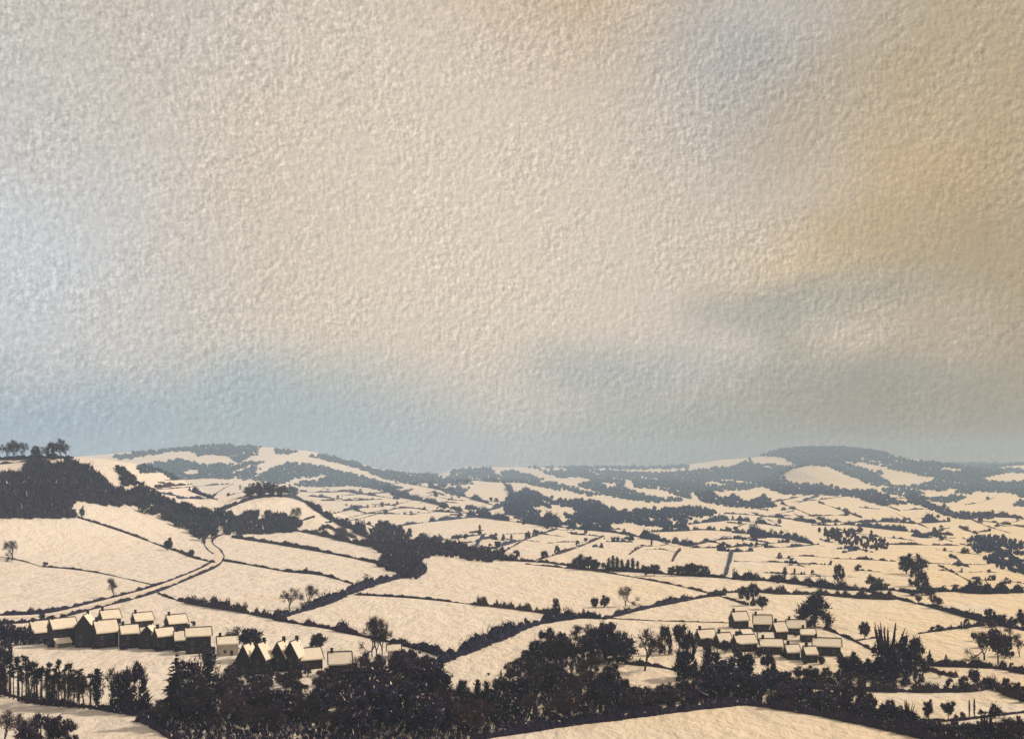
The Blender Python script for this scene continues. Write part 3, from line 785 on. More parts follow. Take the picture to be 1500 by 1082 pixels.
FARH = [   # points, height px, label, twig, brown
    ([(560,775),(600,768),(650,762),(700,757),(760,752)], [5,4,3,3,2], 'long hedge above the junction wood, first of the middle distance', .3, False),
    ([(600,796),(640,792),(670,788),(712,782)], [6,4,4,3], 'curving hedge with bushes above the thick dark hedge', .5, False),
    ([(660,796),(690,794),(725,786)], [2,2,2], 'short pale hedge crossing above the stub hedge', .1, True),
    ([(694,812),(698,800),(702,792)], [5,5,5], 'stubby upright hedge standing end-on to the viewer', .2, False),
    ([(702,790),(714,787),(727,784)], [5,5,4], 'dark hook of hedge on top of the stubby upright hedge', .2, False),
    ([(728,814),(750,801),(775,788),(815,775)], [2.2,2.2,2,2], 'thin slanting hedge with a small round tree', .1, True),
    ([(780,822),(815,812),(850,800),(885,785)], [1.6,2.4,2.2,1.6], 'second thin slanting hedge with stub trees', .2, True),
    ([(660,754),(700,757),(760,765),(800,770)], [6,6,7,7], 'dark band hedge below the mid valley wood, first stretch', .4, False),
    ([(800,770),(850,775),(900,780),(950,789)], [8,8,7,6], 'dark band hedge below the mid valley wood, second stretch', .4, False),
    ([(950,789),(980,794),(1012,800)], [5,6,6], 'dark band hedge below the mid valley wood, last stretch', .5, False),
    ([(1012,799),(1060,790),(1122,788)], [2,2,2], 'thin curving hedge off the end of the dark band hedge', .1, True),
    ([(1010,802),(1060,802),(1105,798),(1150,794)], [3,3,3,3], 'low hedge leading to the pale gap in the field', .4, True),
    ([(1052,806),(1075,808),(1102,807)], [3,4,4], 'dark slab of hedge above the upright stroke', .1, False),
    ([(1072,808),(1068,824),(1063,842)], [5,5,4], 'straight hedge running end-on down the bright field', .1, False),
    ([(985,822),(990,812),(996,805)], [3,3,3], 'short slanting hedge left of the upright stroke', .1, True),
    ([(922,812),(930,806),(942,800)], [3,3,2], 'broken short hedge above the spiky hedgerow trees', .5, True),
    ([(1075,822),(1130,823),(1215,827)], [1.2,1.2,1.3], 'hair-thin hedge across the bright field', .0, True),
    ([(955,779),(990,778),(1030,776),(1070,778)], [3,4,5,4], 'clumped hedge above the band hedge, near stretch', .5, False),
    ([(1070,780),(1105,782),(1145,788)], [5,6,5], 'clumped hedge above the band hedge, far stretch', .5, False),
    ([(1008,768),(1045,764),(1080,762),(1145,771)], [3,5,5,3], 'wavy hedge under the dark mid copses', .3, False),
    ([(1060,752),(1100,754),(1145,759),(1212,766)], [2,2,1.8,1.8], 'thin hedge running to the dark double hedge', .1, True),
    ([(1130,736),(1155,731),(1188,724)], [2,2,1.6], 'thin hedge rising under the lens-shaped hill', .1, True),
    ([(1146,738),(1170,747),(1200,760),(1216,765)], [2.6,2.6,2.4,2.4], 'slanting hedge with a bush under the lens-shaped hill', .1, True),
    ([(1200,736),(1230,746),(1262,758)], [1.6,2.2,2], 'second slanting hedge with a star-shaped bush', .1, True),
    ([(1160,735),(1200,732),(1235,727)], [1.4,1.6,1.2], 'faint hedge above the two slanting hedges', .0, True),
    ([(1262,733),(1290,738),(1318,748)], [3,3,2.4], 'short dark hedge under the lower hillside wood', .1, True),
    ([(1208,764),(1250,765),(1300,764),(1332,761)], [3,4,4,3], 'upper line of the dark double hedge', .1, False),
    ([(1240,768),(1290,774),(1345,780)], [4,5,5], 'lower line of the dark double hedge', .3, False),
    ([(1296,764),(1340,766),(1390,764)], [6,7,5], 'thick dark hedge below the diagonal wood', .3, False),
    ([(1340,780),(1380,787),(1400,788)], [4,3,2], 'tapering hedge beyond the double hedge', .3, False),
    ([(1290,797),(1350,798),(1420,799)], [2.2,2.2,2.2], 'ruler-straight hedge above the black oak', .1, True),
    ([(1100,787),(1135,787),(1160,790),(1192,797)], [6,8,9,4], 'humped dark hedge beside the pale gap', .5, False),
    ([(1120,802),(1160,801),(1200,797)], [4,6,3], 'lower humped hedge with light gaps', .6, False),
    ([(1215,818),(1260,819),(1312,822)], [1.6,2.6,3], 'dark pencil of hedge ending at the black oak', .1, True),
    ([(1358,825),(1400,826),(1445,827)], [2,1.6,1.8], 'thin hedge leaving the black oak', .1, True),
    ([(1375,828),(1398,839),(1422,852)], [1.8,1.8,1.6], 'thin slanting hedge in the bright field beyond the black oak', .1, True),
    ([(1366,781),(1382,783),(1396,784)], [2.4,2.8,2], 'short stroke of hedge in the pale fields', .2, True),
    ([(1406,772),(1418,777),(1432,782)], [3,4,2], 'second short stroke of hedge, slanting', .2, True),
    ([(1428,757),(1460,757),(1510,760)], [3,4,2], 'hedge at the end of the diagonal wood', .3, True),
    ([(1440,763),(1470,767),(1500,772)], [3,3,2], 'faint slanting hedge below the end of the diagonal wood', .2, True),
    ([(500,726),(540,723),(575,722),(590,728)], [2,4,4,2], 'bushy hedge behind the knoll, under the blue hill wood', .4, False),
    ([(440,720),(480,721),(520,719)], [1.6,1.6,1.4], 'thin hedge under the blue hill wood', .1, True),
    ([(470,733),(520,733),(560,731)], [1.6,1.8,1.2], 'dotted hedge below the bushy hedge behind the knoll', .3, True),
    ([(490,752),(510,747),(528,744)], [2,3,2], 'dark sliver of hedge beside the knoll', .1, False),
    ([(515,757),(560,748),(600,744),(640,749),(690,752)], [1.2,1.6,1.8,2.6,3], 'long wavering hedge across the fields beyond the knoll', .1, True),
    ([(545,739),(570,740),(600,744)], [3,3,2], 'broken bushy hedge in the fields beyond the knoll', .5, False),
    ([(552,712),(590,728),(630,736),(680,750)], [5,5,4,4], 'bushy hedge slanting down from the blue hill wood', .4, False),
    ([(600,709),(640,716),(690,730),(730,742)], [4,4,4,3], 'upper slanting hedge below the saddle of the hills', .4, False),
    ([(535,714),(560,711),(602,705)], [3,3,2], 'dark hedge linking the blue hill wood to the saddle', .2, False),
    ([(580,728),(590,722),(606,716)], [2,2,1.4], 'short cross hedge joining the two slanting hedges', .1, True),
    ([(615,737),(625,730),(634,724)], [1.4,1.4,1.2], 'fine cross hedge in the saddle fields', .0, True),
    ([(640,745),(650,737),(660,731)], [1.4,1.4,1.2], 'second fine cross hedge in the saddle fields', .0, True),
    ([(640,716),(652,710),(662,705)], [1.6,1.6,1.2], 'small cross hedge under the saddle', .1, True),
    ([(735,704),(745,715),(752,728),(760,738)], [4,4,4,3], 'steep dark hedge between the two mid woods', .2, False),
    ([(700,752),(725,745),(745,738)], [4,5,5], 'dark hedge rising into the mid valley wood', .3, False),
    ([(212,716),(240,716),(290,712),(335,709)], [1.6,1.8,1.4,1.2], 'thin dotted hedge under the blue hill wood above the flank trees', .1, True),
    ([(312,727),(325,717),(342,708)], [2,2.4,2], 'short upright hedge behind the knoll', .1, True),
    ([(276,718),(295,725),(318,732)], [3,5,3], 'dark leaf-shaped hedge behind the flank trees', .3, False),
    ([(228,714),(250,712),(268,710)], [2,1.6,1.4], 'faint hedge at the edge of the flank trees', .1, True),
]
for pts, hp, lb, tw, br in FARH: 
    upright = abs(pts[-1][0]-pts[0][0]) < .7*abs(pts[-1][1]-pts[0][1])
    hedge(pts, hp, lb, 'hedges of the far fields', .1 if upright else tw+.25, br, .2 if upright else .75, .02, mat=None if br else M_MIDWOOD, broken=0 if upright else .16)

# ---------------------------------------------------------------- woods that read as one mass
wood([(-30,698),(0,697),(18,692),(24,700),(34,695),(40,680),(60,678),(80,682),(104,678),(130,686),(148,700),(160,712),(180,722),(206,728),(214,737),(165,737),(112,730),(98,742),(112,757),(60,757),(-30,757)],
     'dense dark winter wood covering the near hillside', rpx=5.5, hpx=12, dx=5.5, dy=3.0, tufts=20, snow=.012, name='hillside_wood')
wood([(162,678),(174,684),(212,714),(244,732),(262,742),(300,752),(322,764),(318,772),(300,782),(290,786),(278,772),(240,758),(205,742),(165,738),(190,720)],
     'dark strip of trees running down the flank of the hill to the hairpin', rpx=4.5, hpx=10, dx=5, dy=2.8, tufts=16, snow=.03, clump=.2, name='flank_wood')
wood([(320,752),(345,755),(380,750),(420,757),(440,768),(430,778),(380,779),(334,782),(326,772)],
     'dark copse between the hairpin of the lane and the knoll', holes=[[(330,758),(345,762),(332,768)]], rpx=4, hpx=9, dx=4.5, dy=2.6, tufts=12, snow=.02, clump=.14, name='hairpin_copse')
wood([(545,772),(562,764),(585,776),(600,790),(640,792),(690,802),(740,812),(735,822),(690,818),(640,810),(625,815),(608,822),(622,836),(612,846),(590,842),(575,834),(552,828),(560,812),(545,800)],
     'dark junction wood where the thick hedges meet', rpx=4, hpx=9, dx=4.5, dy=2.6, tufts=14, snow=.02, clump=.08, name='junction_wood')
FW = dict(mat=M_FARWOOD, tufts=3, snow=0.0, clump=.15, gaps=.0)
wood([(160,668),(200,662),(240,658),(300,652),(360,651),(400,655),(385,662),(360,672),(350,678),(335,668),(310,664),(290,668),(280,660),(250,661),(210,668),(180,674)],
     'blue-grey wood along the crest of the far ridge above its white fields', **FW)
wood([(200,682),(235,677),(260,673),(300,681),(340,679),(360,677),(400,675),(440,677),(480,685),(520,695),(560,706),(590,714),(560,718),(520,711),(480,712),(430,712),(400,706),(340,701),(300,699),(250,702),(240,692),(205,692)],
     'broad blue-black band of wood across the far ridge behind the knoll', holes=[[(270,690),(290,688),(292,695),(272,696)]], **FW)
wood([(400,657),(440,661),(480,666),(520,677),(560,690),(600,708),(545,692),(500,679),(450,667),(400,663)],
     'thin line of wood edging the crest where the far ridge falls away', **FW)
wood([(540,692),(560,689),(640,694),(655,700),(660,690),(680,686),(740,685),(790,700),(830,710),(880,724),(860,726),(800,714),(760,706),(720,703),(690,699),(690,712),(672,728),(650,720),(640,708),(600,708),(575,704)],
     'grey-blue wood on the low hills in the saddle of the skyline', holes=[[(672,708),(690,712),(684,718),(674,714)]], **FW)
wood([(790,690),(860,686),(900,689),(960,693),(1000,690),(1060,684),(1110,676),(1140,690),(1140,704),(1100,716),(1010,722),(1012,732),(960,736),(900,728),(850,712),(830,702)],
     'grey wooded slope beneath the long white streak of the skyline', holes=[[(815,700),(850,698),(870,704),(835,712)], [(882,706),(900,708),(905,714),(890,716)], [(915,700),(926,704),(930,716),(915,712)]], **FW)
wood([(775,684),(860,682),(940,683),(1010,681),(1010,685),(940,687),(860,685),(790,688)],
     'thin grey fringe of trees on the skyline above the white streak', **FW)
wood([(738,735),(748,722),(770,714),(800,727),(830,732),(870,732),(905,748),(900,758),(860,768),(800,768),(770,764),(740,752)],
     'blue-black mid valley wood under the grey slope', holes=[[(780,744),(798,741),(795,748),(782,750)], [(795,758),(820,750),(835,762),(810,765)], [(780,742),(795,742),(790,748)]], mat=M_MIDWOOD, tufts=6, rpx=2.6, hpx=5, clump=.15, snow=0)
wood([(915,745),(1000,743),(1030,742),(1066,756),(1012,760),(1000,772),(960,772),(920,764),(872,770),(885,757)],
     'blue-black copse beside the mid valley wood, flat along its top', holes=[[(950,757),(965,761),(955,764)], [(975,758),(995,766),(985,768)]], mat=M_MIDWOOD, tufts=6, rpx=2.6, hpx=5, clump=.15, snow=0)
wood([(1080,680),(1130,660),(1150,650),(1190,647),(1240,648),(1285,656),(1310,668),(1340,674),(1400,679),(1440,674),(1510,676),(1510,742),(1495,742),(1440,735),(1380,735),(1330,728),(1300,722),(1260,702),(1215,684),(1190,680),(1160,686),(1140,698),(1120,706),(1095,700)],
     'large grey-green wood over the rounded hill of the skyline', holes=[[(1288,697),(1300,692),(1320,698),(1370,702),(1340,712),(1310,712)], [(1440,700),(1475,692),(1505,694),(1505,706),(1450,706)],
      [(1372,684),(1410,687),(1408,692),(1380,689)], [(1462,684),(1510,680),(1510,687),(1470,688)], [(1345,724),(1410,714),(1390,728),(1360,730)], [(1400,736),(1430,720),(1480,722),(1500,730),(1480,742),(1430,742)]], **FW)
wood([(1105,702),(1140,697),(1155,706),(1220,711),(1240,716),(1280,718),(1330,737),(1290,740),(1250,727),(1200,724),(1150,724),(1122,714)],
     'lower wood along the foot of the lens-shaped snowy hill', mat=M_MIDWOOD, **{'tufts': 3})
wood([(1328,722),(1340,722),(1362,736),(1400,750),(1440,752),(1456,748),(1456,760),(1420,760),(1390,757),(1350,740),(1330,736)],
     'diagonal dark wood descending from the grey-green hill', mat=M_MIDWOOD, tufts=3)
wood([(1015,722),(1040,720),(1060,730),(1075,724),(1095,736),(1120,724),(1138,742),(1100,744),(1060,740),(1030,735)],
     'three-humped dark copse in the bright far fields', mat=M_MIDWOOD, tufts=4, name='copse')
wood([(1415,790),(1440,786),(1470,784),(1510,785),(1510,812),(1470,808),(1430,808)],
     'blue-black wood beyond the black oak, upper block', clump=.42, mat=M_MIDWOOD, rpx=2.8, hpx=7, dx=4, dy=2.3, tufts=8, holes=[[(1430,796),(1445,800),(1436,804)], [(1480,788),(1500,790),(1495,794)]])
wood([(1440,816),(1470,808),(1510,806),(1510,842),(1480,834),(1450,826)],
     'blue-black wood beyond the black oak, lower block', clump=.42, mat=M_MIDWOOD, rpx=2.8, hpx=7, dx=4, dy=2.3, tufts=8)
wood([(1195,777),(1230,776),(1262,783),(1300,790),(1302,806),(1260,800),(1230,794)],
     'hazy twiggy copse with pale gaps above the bright field', rpx=2.4, hpx=7, dx=4, dy=2.8, tufts=10, snow=.05, gaps=.42)

# valley wood (foreground belt): thicket floor as one mass, its trees one by one
def curve(pts): p = np.array(pts, float); return lambda x: np.interp(x, p[:, 0], p[:, 1])
TOP_A = curve([(200,1050),(215,1040),(240,1024),(270,1005),(300,1000),(340,1004),(400,1008),(480,1014),(505,1000),(520,982),(560,964),(590,955),(612,952),(640,968),(650,1008),(700,1014),(722,1006),(738,990),(760,972),(800,966),(840,970),(872,976),(905,986),(915,1006),(960,1004),(1010,1000),(1030,988),(1060,972),(1090,985),(1115,990),(1130,975),(1145,988),(1160,1004),(1200,1014),(1250,1030),(1300,1042),(1340,1048),(1400,1064),(1510,1064)])
BOT_A = curve([(200,1053),(220,1060),(250,1080),(290,1098),(640,1100),(700,1082),(800,1065),(900,1053),(1000,1041),(1090,1030),(1180,1043),(1280,1063),(1390,1088),(1510,1100)])
TOP_B = curve([(715,986),(745,972),(765,960),(790,938),(820,927),(850,930),(866,926),(878,912),(893,908),(908,918),(918,945),(926,970)])
BOT_B = curve([(715,990),(760,988),(800,984),(870,975),(926,978)])
def thicket(name, label, x0, x1, top, bot, dx, dy, hp, seed, snow=.06, tuft=34, gaps=.30):
    rng = np.random.RandomState(seed); Q = []
    for x in np.arange(x0, x1, dx):
        t, b = top(x), bot(x)
        ys = np.arange(t+4, b, dy)
        for y in ys: Q.append((x+rng.uniform(-.5, .5)*dx, min(b, y+rng.uniform(-.5, .5)*dy)))
    Q = np.array(Q); dep = (Q[:, 1]-top(Q[:, 0]))/(bot(Q[:, 0])-top(Q[:, 0])+1e-6)
    Q = Q[rng.rand(len(Q)) > np.interp(dep, [0, .45, .75, 1], [.8, .55, .18, .05])]
    P = hit(Q); n = len(P); sc = P[:, 1]/F
    room = Q[:, 1]-top(Q[:, 0])
    hh = np.minimum(hp*rng.uniform(.55, 1.2, n), room+2)*sc; rr = np.minimum(hp*.42*rng.uniform(.6, 1.2, n), room*.6+2)*sc
    G = Geo(); C = P.copy(); C[:, 2] += hh*.4
    G.blobs(C, np.stack([rr, rr, hh*.6], 1)*.62, rng)
    k = np.repeat(np.arange(n), tuft); d = rng.normal(size=(len(k), 3)); d /= np.linalg.norm(d, axis=1, keepdims=True); d[:, 2] = np.abs(d[:, 2])
    TP = C[k]+d*np.stack([rr, rr, hh*.6], 1)[k]*rng.uniform(.4, 1.2, (len(k), 1))
    G.tufts(TP, hh[k]*rng.uniform(.10, .30, len(k)), rng, snow, d*.6+np.array([0, 0, .7]), .35)
    tag(link(name, G.mesh(name, [M_DARK, M_FROST])), label, None, None, 'stuff')
thicket('undergrowth', 'dark tangled undergrowth filling the valley wood', 205, 1505, TOP_A, BOT_A, 8, 6, 17, 21, .13)
thicket('undergrowth', 'dark tangled undergrowth of the upper arm of the valley wood', 718, 924, TOP_B, BOT_B, 8, 5, 14, 22, .15)

def belt(x0, x1, top, bot, n, kinds, hmax, label, group, seed, inset=10):
    rng = np.random.RandomState(seed); xs = np.linspace(x0, x1, n, endpoint=False)+(x1-x0)/n*.5
    for i, x in enumerate(xs):
        x = x+rng.uniform(-.4, .4)*(x1-x0)/n
        t, b = float(top(x)), float(bot(x)); b = min(b, 1088)
        lo = t+inset
        if b-lo < 4: continue
        y = lo+(b-lo)*rng.beta(1.1, 1.3)*.95
        h = min(hmax*rng.uniform(.7, 1.25), y-t+(rng.uniform(8, 22) if rng.rand() < .28 else rng.uniform(-6, 7)))
        k = kinds[rng.randint(len(kinds))]
        dep = (y-lo)/(b-lo+1e-6); lb = label.get(k)
        lb = ('tall ' if h > hmax*.82 else 'low ' if h < hmax*.55 else '')+lb+(', at its back' if dep < .3 else ', at its front' if dep > .66 else '')
        plant(k, x, y, max(h, 12), lb, 'bush' if k in ('bush', 'twig') else 'tree', group, rng=rng, wide=1.0 if h > 30 else 1.15)
def words(place): return {'round': 'rounded dark tree '+place, 'shaggy': 'shaggy dark tree '+place, 'bare': 'bare brown tree '+place,
    'fir': 'pointed dark fir '+place, 'bush': 'dark bush '+place, 'twig': 'twiggy brown shrub '+place, 'broad': 'broad dark tree '+place, 'cypress': 'narrow cypress '+place, 'spiky': 'ragged spiky tree '+place}
ZONES = [
    (215, 340, 26, ('shaggy', 'fir', 'bare', 'bare'), 58, 'in the valley wood by the big fringed fir'),
    (330, 520, 46, ('shaggy', 'bare', 'bush', 'twig', 'twig', 'shaggy'), 46, 'in the valley wood below the pointed gables'),
    (510, 650, 36, ('shaggy', 'round', 'shaggy', 'bare', 'broad'), 62, 'in the valley wood under the bare elms'),
    (650, 790, 34, ('shaggy', 'bare', 'twig', 'fir', 'bare'), 46, 'in the valley wood by the finger cypresses'),
    (780, 915, 34, ('shaggy', 'twig', 'bare', 'twig', 'round', 'bare'), 48, 'in the valley wood under the big round tree'),
    (905, 1030, 24, ('spiky', 'shaggy', 'bush', 'twig'), 34, 'in the valley wood beside the wedge-shaped field'),
    (1020, 1160, 34, ('round', 'shaggy', 'broad', 'fir'), 40, 'in the valley wood in front of the hamlet'),
    (1150, 1340, 34, ('bush', 'round', 'shaggy', 'bush'), 30, 'in the narrowing tail of the valley wood'),
    (1330, 1505, 26, ('bush', 'round', 'shaggy'), 26, 'in the wood tail below the mop-headed trees'),
]
for q, (x0, x1, n, ks, hm, place) in enumerate(ZONES):
    belt(x0, x1, TOP_A, BOT_A, n, ks, hm, words(place), 'trees '+place, 60+q)
belt(720, 924, TOP_B, BOT_B, 30, ('bare', 'shaggy', 'twig', 'round'), 44, words('in the upper arm of the valley wood'), 'trees in the upper arm of the valley wood', 91)

# ---------------------------------------------------------------- trees one can name
PG = 'slender pines in a row below the village'
for i, (x, b, h, k) in enumerate([(16,1021,52,'pine'),(28,1027,50,'pine'),(41,1030,58,'pine'),(53,1031,44,'pine'),(62,1032,52,'pine'),(72,1033,58,'pine'),(83,1034,46,'pine'),(95,1035,56,'pine'),(101,1036,60,'pine'),(108,1036,50,'pine'),(116,1037,54,'pine'),(122,1038,46,'pine'),(133,1039,50,'pine'),(4,1016,50,'pine'),(14,1022,58,'pine'),(26,1026,60,'pine'),(38,1030,66,'pine'),(50,1031,58,'pine'),(60,1032,46,'pine'),(70,1033,50,'pine'),(86,1035,64,'pine'),(98,1036,46,'bare'),(104,1036,52,'bare'),(113,1037,50,'bare'),(124,1038,48,'bare'),(9,1019,46,'bare'),(20,1024,48,'pine'),(32,1028,50,'pine'),(44,1030,54,'bare'),(55,1031,50,'pine'),(65,1032,44,'bare'),(75,1033,44,'shaggy'),(80,1034,52,'pine'),(92,1035,48,'bare'),(0,1020,54,'shaggy'),(118,1037,42,'bare'),(130,1039,40,'bare')]):
    h *= 1.15
    plant(k, x, b, h, ('tall ' if h > 64 else 'short ' if h < 54 else '')+'slender bare-stemmed pine in the row below the village' if k == 'pine' else 'shaggy dark tree wedged into the pine row' if k == 'shaggy' else ('tall ' if h > 47 else 'shorter ')+'thin leafless tree among the pines below the village', 'tree', PG if k == 'pine' else 'leafless trees in the pine row', wide=.5 if k != 'pine' else .9)
plant('cypress', 142, 1034, 62, 'plump dark cypress standing clear at the end of the pine row', wide=1.15)
plant('bare', 163, 1040, 66, 'tall leafless tree with drooping boughs between cypress and leaning pine', wide=.8)
plant('shaggy', 177, 1040, 62, 'grey shaggy tree beside the leaning pine', wide=.8)
plant('shaggy', 196, 1040, 76, 'tall dark leaning pine with a flat tuft at its top', wide=.9)
plant('fir', 205, 1046, 40, 'small dark fir tucked under the leaning pine')
plant('fir', 258, 1062, 108, 'big fringed fir with long hanging boughs, tallest at the edge of the valley wood', wide=1.05)
plant('shaggy', 275, 1040, 84, 'dark upright tree crowded against the big fringed fir')
plant('cypress', 305, 1010, 62, 'conical dark fir under the large dark-edged house', wide=1.7)
plant('broad', 368, 966, 52, 'broad leafless tree spreading over the pointed gables', wide=1.0)
plant('bare', 344, 950, 36, 'small twiggy tree between the pale cottage and the broad tree')
plant('round', 466, 952, 28, 'round garden tree behind the long low house', wide=1.15)
for x, b, h in ((336, 992, 24), (346, 994, 20)): plant('bush', x, b, h, 'dark yard bush beneath the pale cottage', 'bush', 'yard bushes beneath the pale cottage')
plant('bare', 545, 962, 62, 'first and most spreading of the three bare elms', wide=.6, variant=0)
plant('bare', 552, 964, 68, 'middle bare elm, tallest of three', wide=.5, variant=1)
plant('bare', 560, 964, 64, 'last and slimmest of the three bare elms', wide=.5, variant=2)
for i, (x, h) in enumerate(((675, 62), (685, 50), (699, 62), (712, 66))):
    plant('cypress', x, 1052+(i % 2)*5, h, ['blunt finger cypress at the outer end of the four', 'shortest finger cypress, in a gap', 'sharp finger cypress, third of the four', 'broad finger cypress against the wood'][i], wide=1.0)
plant('round', 888, 968, 58, 'big round dark tree towering over the upper arm of the valley wood', wide=.78)
plant('round', 866, 970, 46, 'smaller round tree leaning on the big round dark tree')
plant('round', 905, 1046, 60, 'club-shaped dark tree on the edge of the wedge-shaped field', wide=.62)
plant('bare', 944, 982, 66, 'pale brown feathery tree standing alone by the round dark tree', wide=.8, variant=3)
plant('shaggy', 974, 958, 48, 'fuzzy upright tree, first of the pair above the wedge-shaped field', wide=.75)
plant('round', 996, 952, 46, 'leaning dark tree, second of the pair above the wedge-shaped field', wide=.65)
plant('shaggy', 1008, 992, 74, 'dark tree with crooked stem beside the first house of the hamlet', wide=.55)
plant('shaggy', 1000, 996, 50, 'plump dark tree at the foot of the crooked one', wide=.9)
plant('shaggy', 1042, 1000, 56, 'brown-fringed tree in front of the first house of the hamlet', wide=.9)
plant('round', 1090, 1000, 50, 'dark tree in front of the broad house of the hamlet', wide=.7)
plant('shaggy', 1124, 1004, 54, 'dark tree in front of the arched snowy roof', wide=.7)
plant('round', 1190, 1000, 28, 'low spreading tree in the yard below the little rimmed house', wide=1.3)
plant('bare', 1170, 996, 22, 'twiggy bush-like tree at the edge of the yard', wide=1.3)
plant('shaggy', 1193, 918, 54, 'big shaggy tree standing over the hamlet roofs', wide=1.35)
plant('shaggy', 1088, 876, 20, 'smaller dark tree of the pair on the slanting hedge', wide=1.0)
plant('shaggy', 1103, 886, 36, 'taller dark tree of the pair on the slanting hedge', wide=.9)
plant('round', 1116, 892, 22, 'low dark tree at the foot of the taller one on the slanting hedge', wide=1.0)
plant('round', 1267, 936, 29, 'small lone tree with an egg-shaped crown in the open field', wide=.75)
SG = 'trees of the spiky clump'
plant('spiky', 1300, 990, 82, 'spiky tree with bare antler tips at the edge of the spiky clump', group=SG, wide=.9)
plant('round', 1322, 990, 68, 'round-topped tree in the middle of the spiky clump', group=SG, wide=.7)
plant('shaggy', 1340, 986, 60, 'shaggy tree on the outer side of the spiky clump', group=SG, wide=.8)
plant('shaggy', 1312, 996, 46, 'low dark tree at the front of the spiky clump', group=SG, wide=1.2)
for x, b, h in ((1240, 990, 36), (1254, 984, 34), (1272, 992, 32), (1284, 990, 26)): plant('round', x, b, h, 'stout dark tree in the short row leading to the spiky clump', 'tree', 'short row of trees leading to the spiky clump', wide=1.0)
plant('fir', 1362, 972, 22, 'taller of two cone-shaped bushes on the dark hedge', 'bush', wide=1.2)
plant('fir', 1386, 974, 18, 'shorter of two cone-shaped bushes on the dark hedge', 'bush', wide=1.1)
plant('broad', 1450, 914, 26, 'dark spreading tree on the slanting hedge where the thin hedge joins', wide=.8)
plant('round', 1468, 916, 20, 'smaller dark tree beside the spreading one on the slanting hedge')
plant('round', 1497, 918, 30, 'dark tree cut by the picture edge on the slanting hedge', wide=.9)
plant('bare', 1442, 966, 46, 'brown windswept tree, paler of the two above the dark hedge', wide=.95, variant=1)
plant('broad', 1462, 972, 58, 'tall brown spreading tree above the dark hedge', wide=.75)
plant('bare', 1494, 962, 36, 'brown tree cut by the picture edge above the dark hedge', wide=1.0)
plant('round', 1428, 1008, 34, 'dark domed tree on the scrubby field hedge', wide=.7)
plant('bush', 1443, 1008, 22, 'dark bush beside the domed tree on the scrubby field hedge', 'bush')
plant('bush', 1410, 1004, 18, 'paler bush on the scrubby field hedge', 'bush')
plant('round', 1360, 1054, 34, 'slimmer of the two mop-headed trees', wide=.6)
plant('broad', 1389, 1053, 31, 'wider of the two mop-headed trees', wide=.65)
for x, h in ((1420, 28), (1427, 30)): plant('cypress', x, 1050, h, 'pencil-thin bare tree beside the barrow-shaped bush', 'tree', 'pencil-thin trees by the barrow-shaped bush', wide=.45)
plant('bush', 1456, 1050, 26, 'barrow-shaped dark bush on the thin hedge', 'bush', wide=1.0)
plant('spiky', 1330, 1066, 44, 'antler-like spiky tree at the end of the tail wood', wide=.7)
plant('spiky', 1446, 1084, 42, 'palm-like ragged tree at the bottom of the tail wood', wide=1.1)
plant('bare', 1485, 1086, 40, 'twisted leafless tree in the lowest corner of the tail wood', wide=1.2)
plant('spiky', 1262, 1040, 50, 'dark split-topped tree beside the scrubby field hedge', wide=.5)
plant('round', 1240, 1040, 46, 'slim dark tree by the gap in the scrubby field hedge', wide=.45)
plant('round', 1275, 1048, 38, 'leafy tree on the tail wood behind the split-topped one', wide=.6)
# bottom corner
for x, b, h, k, lb in ((6,1086,50,'bare','leafless tree on the frame edge in the snowy corner thicket'),(24,1088,46,'bare','bent leafless tree in the snowy corner thicket'),(60,1092,52,'shaggy','dark tree in the middle of the corner thicket'),(82,1088,44,'round','round tree at the field side of the corner thicket'),(100,1092,44,'shaggy','shaggy tree at the field side of the corner thicket'),(42,1096,44,'round','low dark tree at the bottom of the corner thicket')):
    plant(k, x, b, h, lb, wide=1.0)
# dark thicket at the outer village end
for x, b, h, k in ((2,945,36,'round'),(16,944,34,'shaggy'),(30,944,30,'round'),(42,943,26,'shaggy'),(56,943,16,'bush'),(66,944,14,'bush'),(8,968,34,'shaggy'),(-2,985,44,'round')):
    plant(k, x, b, h, ('dark bush' if k == 'bush' else 'rounded dark tree' if k == 'round' else 'shaggy dark tree')+' in the thicket beside the low barn', 'bush' if k == 'bush' else 'tree', 'thicket beside the low barn')
# shrubs between the village and the valley wood
rng = np.random.RandomState(77)
for i in range(80):
    x = rng.uniform(322, 528); b = 1001+rng.uniform(-11, 13)+(x > 480)*-2
    where = 'first two pointed gables' if x < 392 else 'third and fourth pointed gables' if x < 436 else 'long low house' if x < 480 else 'square dark-edged house'
    hp = rng.uniform(11, 20); k = ['twig', 'bush', 'twig'][i % 3]
    plant(k, x, b, hp, ('taller ' if hp > 16 else 'small ')+('dark garden bush' if k == 'bush' else 'twiggy shrub')+(' in the snow below the ' if b < 1002 else ' at the wood edge below the ')+where, 'bush' if k == 'bush' else 'shrub', 'garden shrubs below the '+where, rng=rng)
for i in range(56):
    x = rng.uniform(1158, 1300); b = 1000+rng.uniform(-14, 9); hp = rng.uniform(10, 18); k = ['twig', 'bush'][i % 2]
    where = 'little rimmed house' if x < 1190 else 'longest snow roof of the hamlet' if x < 1240 else 'short tree row by the spiky clump'
    plant(k, x, b, hp, ('taller ' if hp > 14 else 'small ')+('dark bush' if k == 'bush' else 'twiggy shrub')+(' in the upper scrub below the ' if b < 998 else ' in the lower scrub below the ')+where, 'bush' if k == 'bush' else 'shrub', 'scrub below the '+where, rng=rng)

